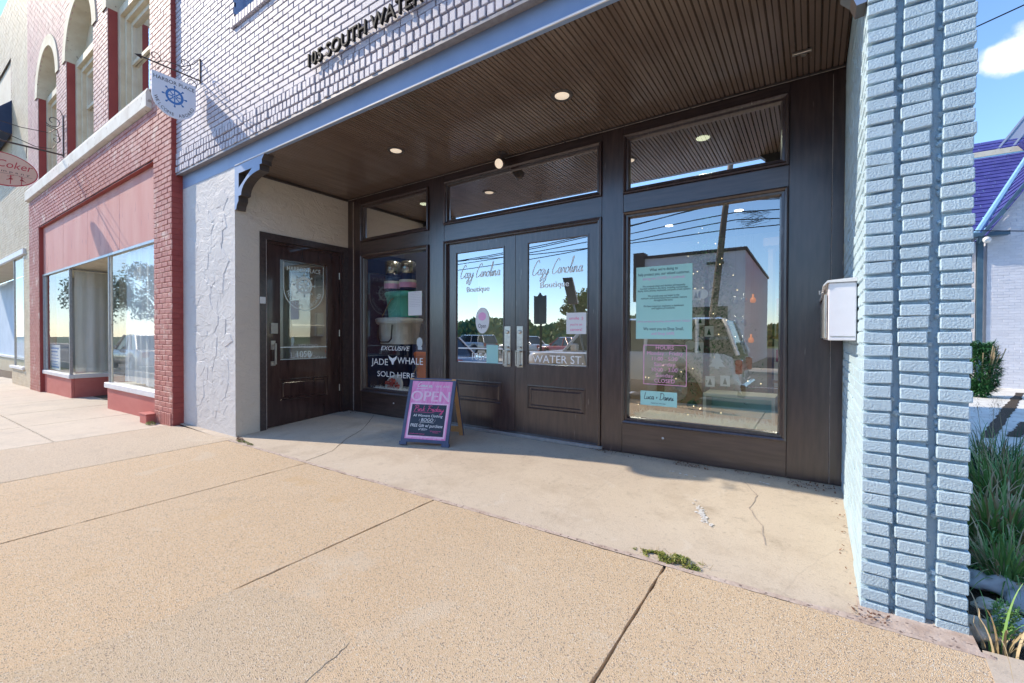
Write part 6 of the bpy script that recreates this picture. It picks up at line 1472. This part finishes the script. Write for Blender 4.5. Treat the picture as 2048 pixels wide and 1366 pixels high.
# trees
def tree(x, y, z, h, r, n, label, seed, m_='leafgreen', leaf_=.16):
    random.seed(seed); e = anchored("street_tree", label, "tree", (x, y, z), "trees across the street")
    mb = MB(); mb.tube([(x, y, z), (x+.1, y, z+h*.35), (x, y+.1, z+h*.8)], .2, 10, r1=.04)
    for i in range(9):
        a = i*2.4; s0 = z+h*(.3+.05*i); mb.tube([(x, y, s0), (x+r*.5*math.cos(a), y+r*.5*math.sin(a), s0+h*.15), (x+r*.85*math.cos(a), y+r*.85*math.sin(a), s0+h*.22)], .07, 6, r1=.02)
    mb.build("trunk", M['polewood'], e); mb = MB()
    cl = [(random.gauss(0, .42)*r, random.gauss(0, .42)*r, z+h*random.uniform(.35, .95), r*random.uniform(.22, .42)) for _ in range(26)]
    for i in range(n):
        c = random.choice(cl); d = Vector((random.gauss(0, 1), random.gauss(0, 1), random.gauss(0, 1))).normalized()*c[3]*random.random()**.4; p = Vector((x+c[0], y+c[1], c[2]))+d
        a = Vector((random.gauss(0, 1), random.gauss(0, 1), random.gauss(0, 1))).normalized(); b = a.orthogonal().normalized(); mb.add([p-a*leaf_, p-b*leaf_*.5, p+a*leaf_, p+b*leaf_*.5], [(0, 1, 2, 3)])
    mb.build("crown", M[m_], e)
tree(-62, -14, -1.5, 9.5, 3.2, 4000, "broad street tree across the road far to the left", 51)
tree(-48, -15, -1.5, 6, 2.2, 2600, "small olive street tree across the road, left of the brick shops", 52, 'moss', .15)
tree(-84, -15, -1.5, 11, 4.5, 3600, "tallest dark tree at the far left end of the road", 53, 'leafdark', .22)
tree(-33, -5.5-8, -1.5, 8.5, 2.6, 3500, "leafy street tree reflected in the red shop front window", 41)
tree(-52, -18, -1.5, 9, 3.2, 4000, "round tree at the far end of the street", 43, 'leafdark', .2)
tree(-20, -34, -1.5, 6, 2.5, 3500, "olive tree at the edge of the parking lot", 44, 'moss', .2)
tree(10, -30, -1.5, 9, 4, 4500, "tall tree behind the grey block building", 46, 'leafdark', .2)
random.seed(9); mb = MB()
for i in range(26000):
    x = random.uniform(-190, 120); h = 5+3*noise.noise(Vector((x*.05, 0, 0)))+2.5*noise.noise(Vector((x*.3, 4, 0))); p = Vector((x, -82+random.gauss(0, 2), -1.6+h*random.random()**.7))
    a = Vector((random.gauss(0, 1), random.gauss(0, .3), random.gauss(0, 1))).normalized()*random.uniform(.4, .9); b = Vector((-a.z, 0, a.x))*.6; mb.add([p-a, p-b, p+a, p+b], [(0, 1, 2, 3)], 0 if random.random() < .6 else 1)
mb.v = mb.v
solo(mb, "distant_tree_line", [M['leafdark'], M['moss']], "long line of distant trees beyond the waterfront lot", "trees", kind='stuff')
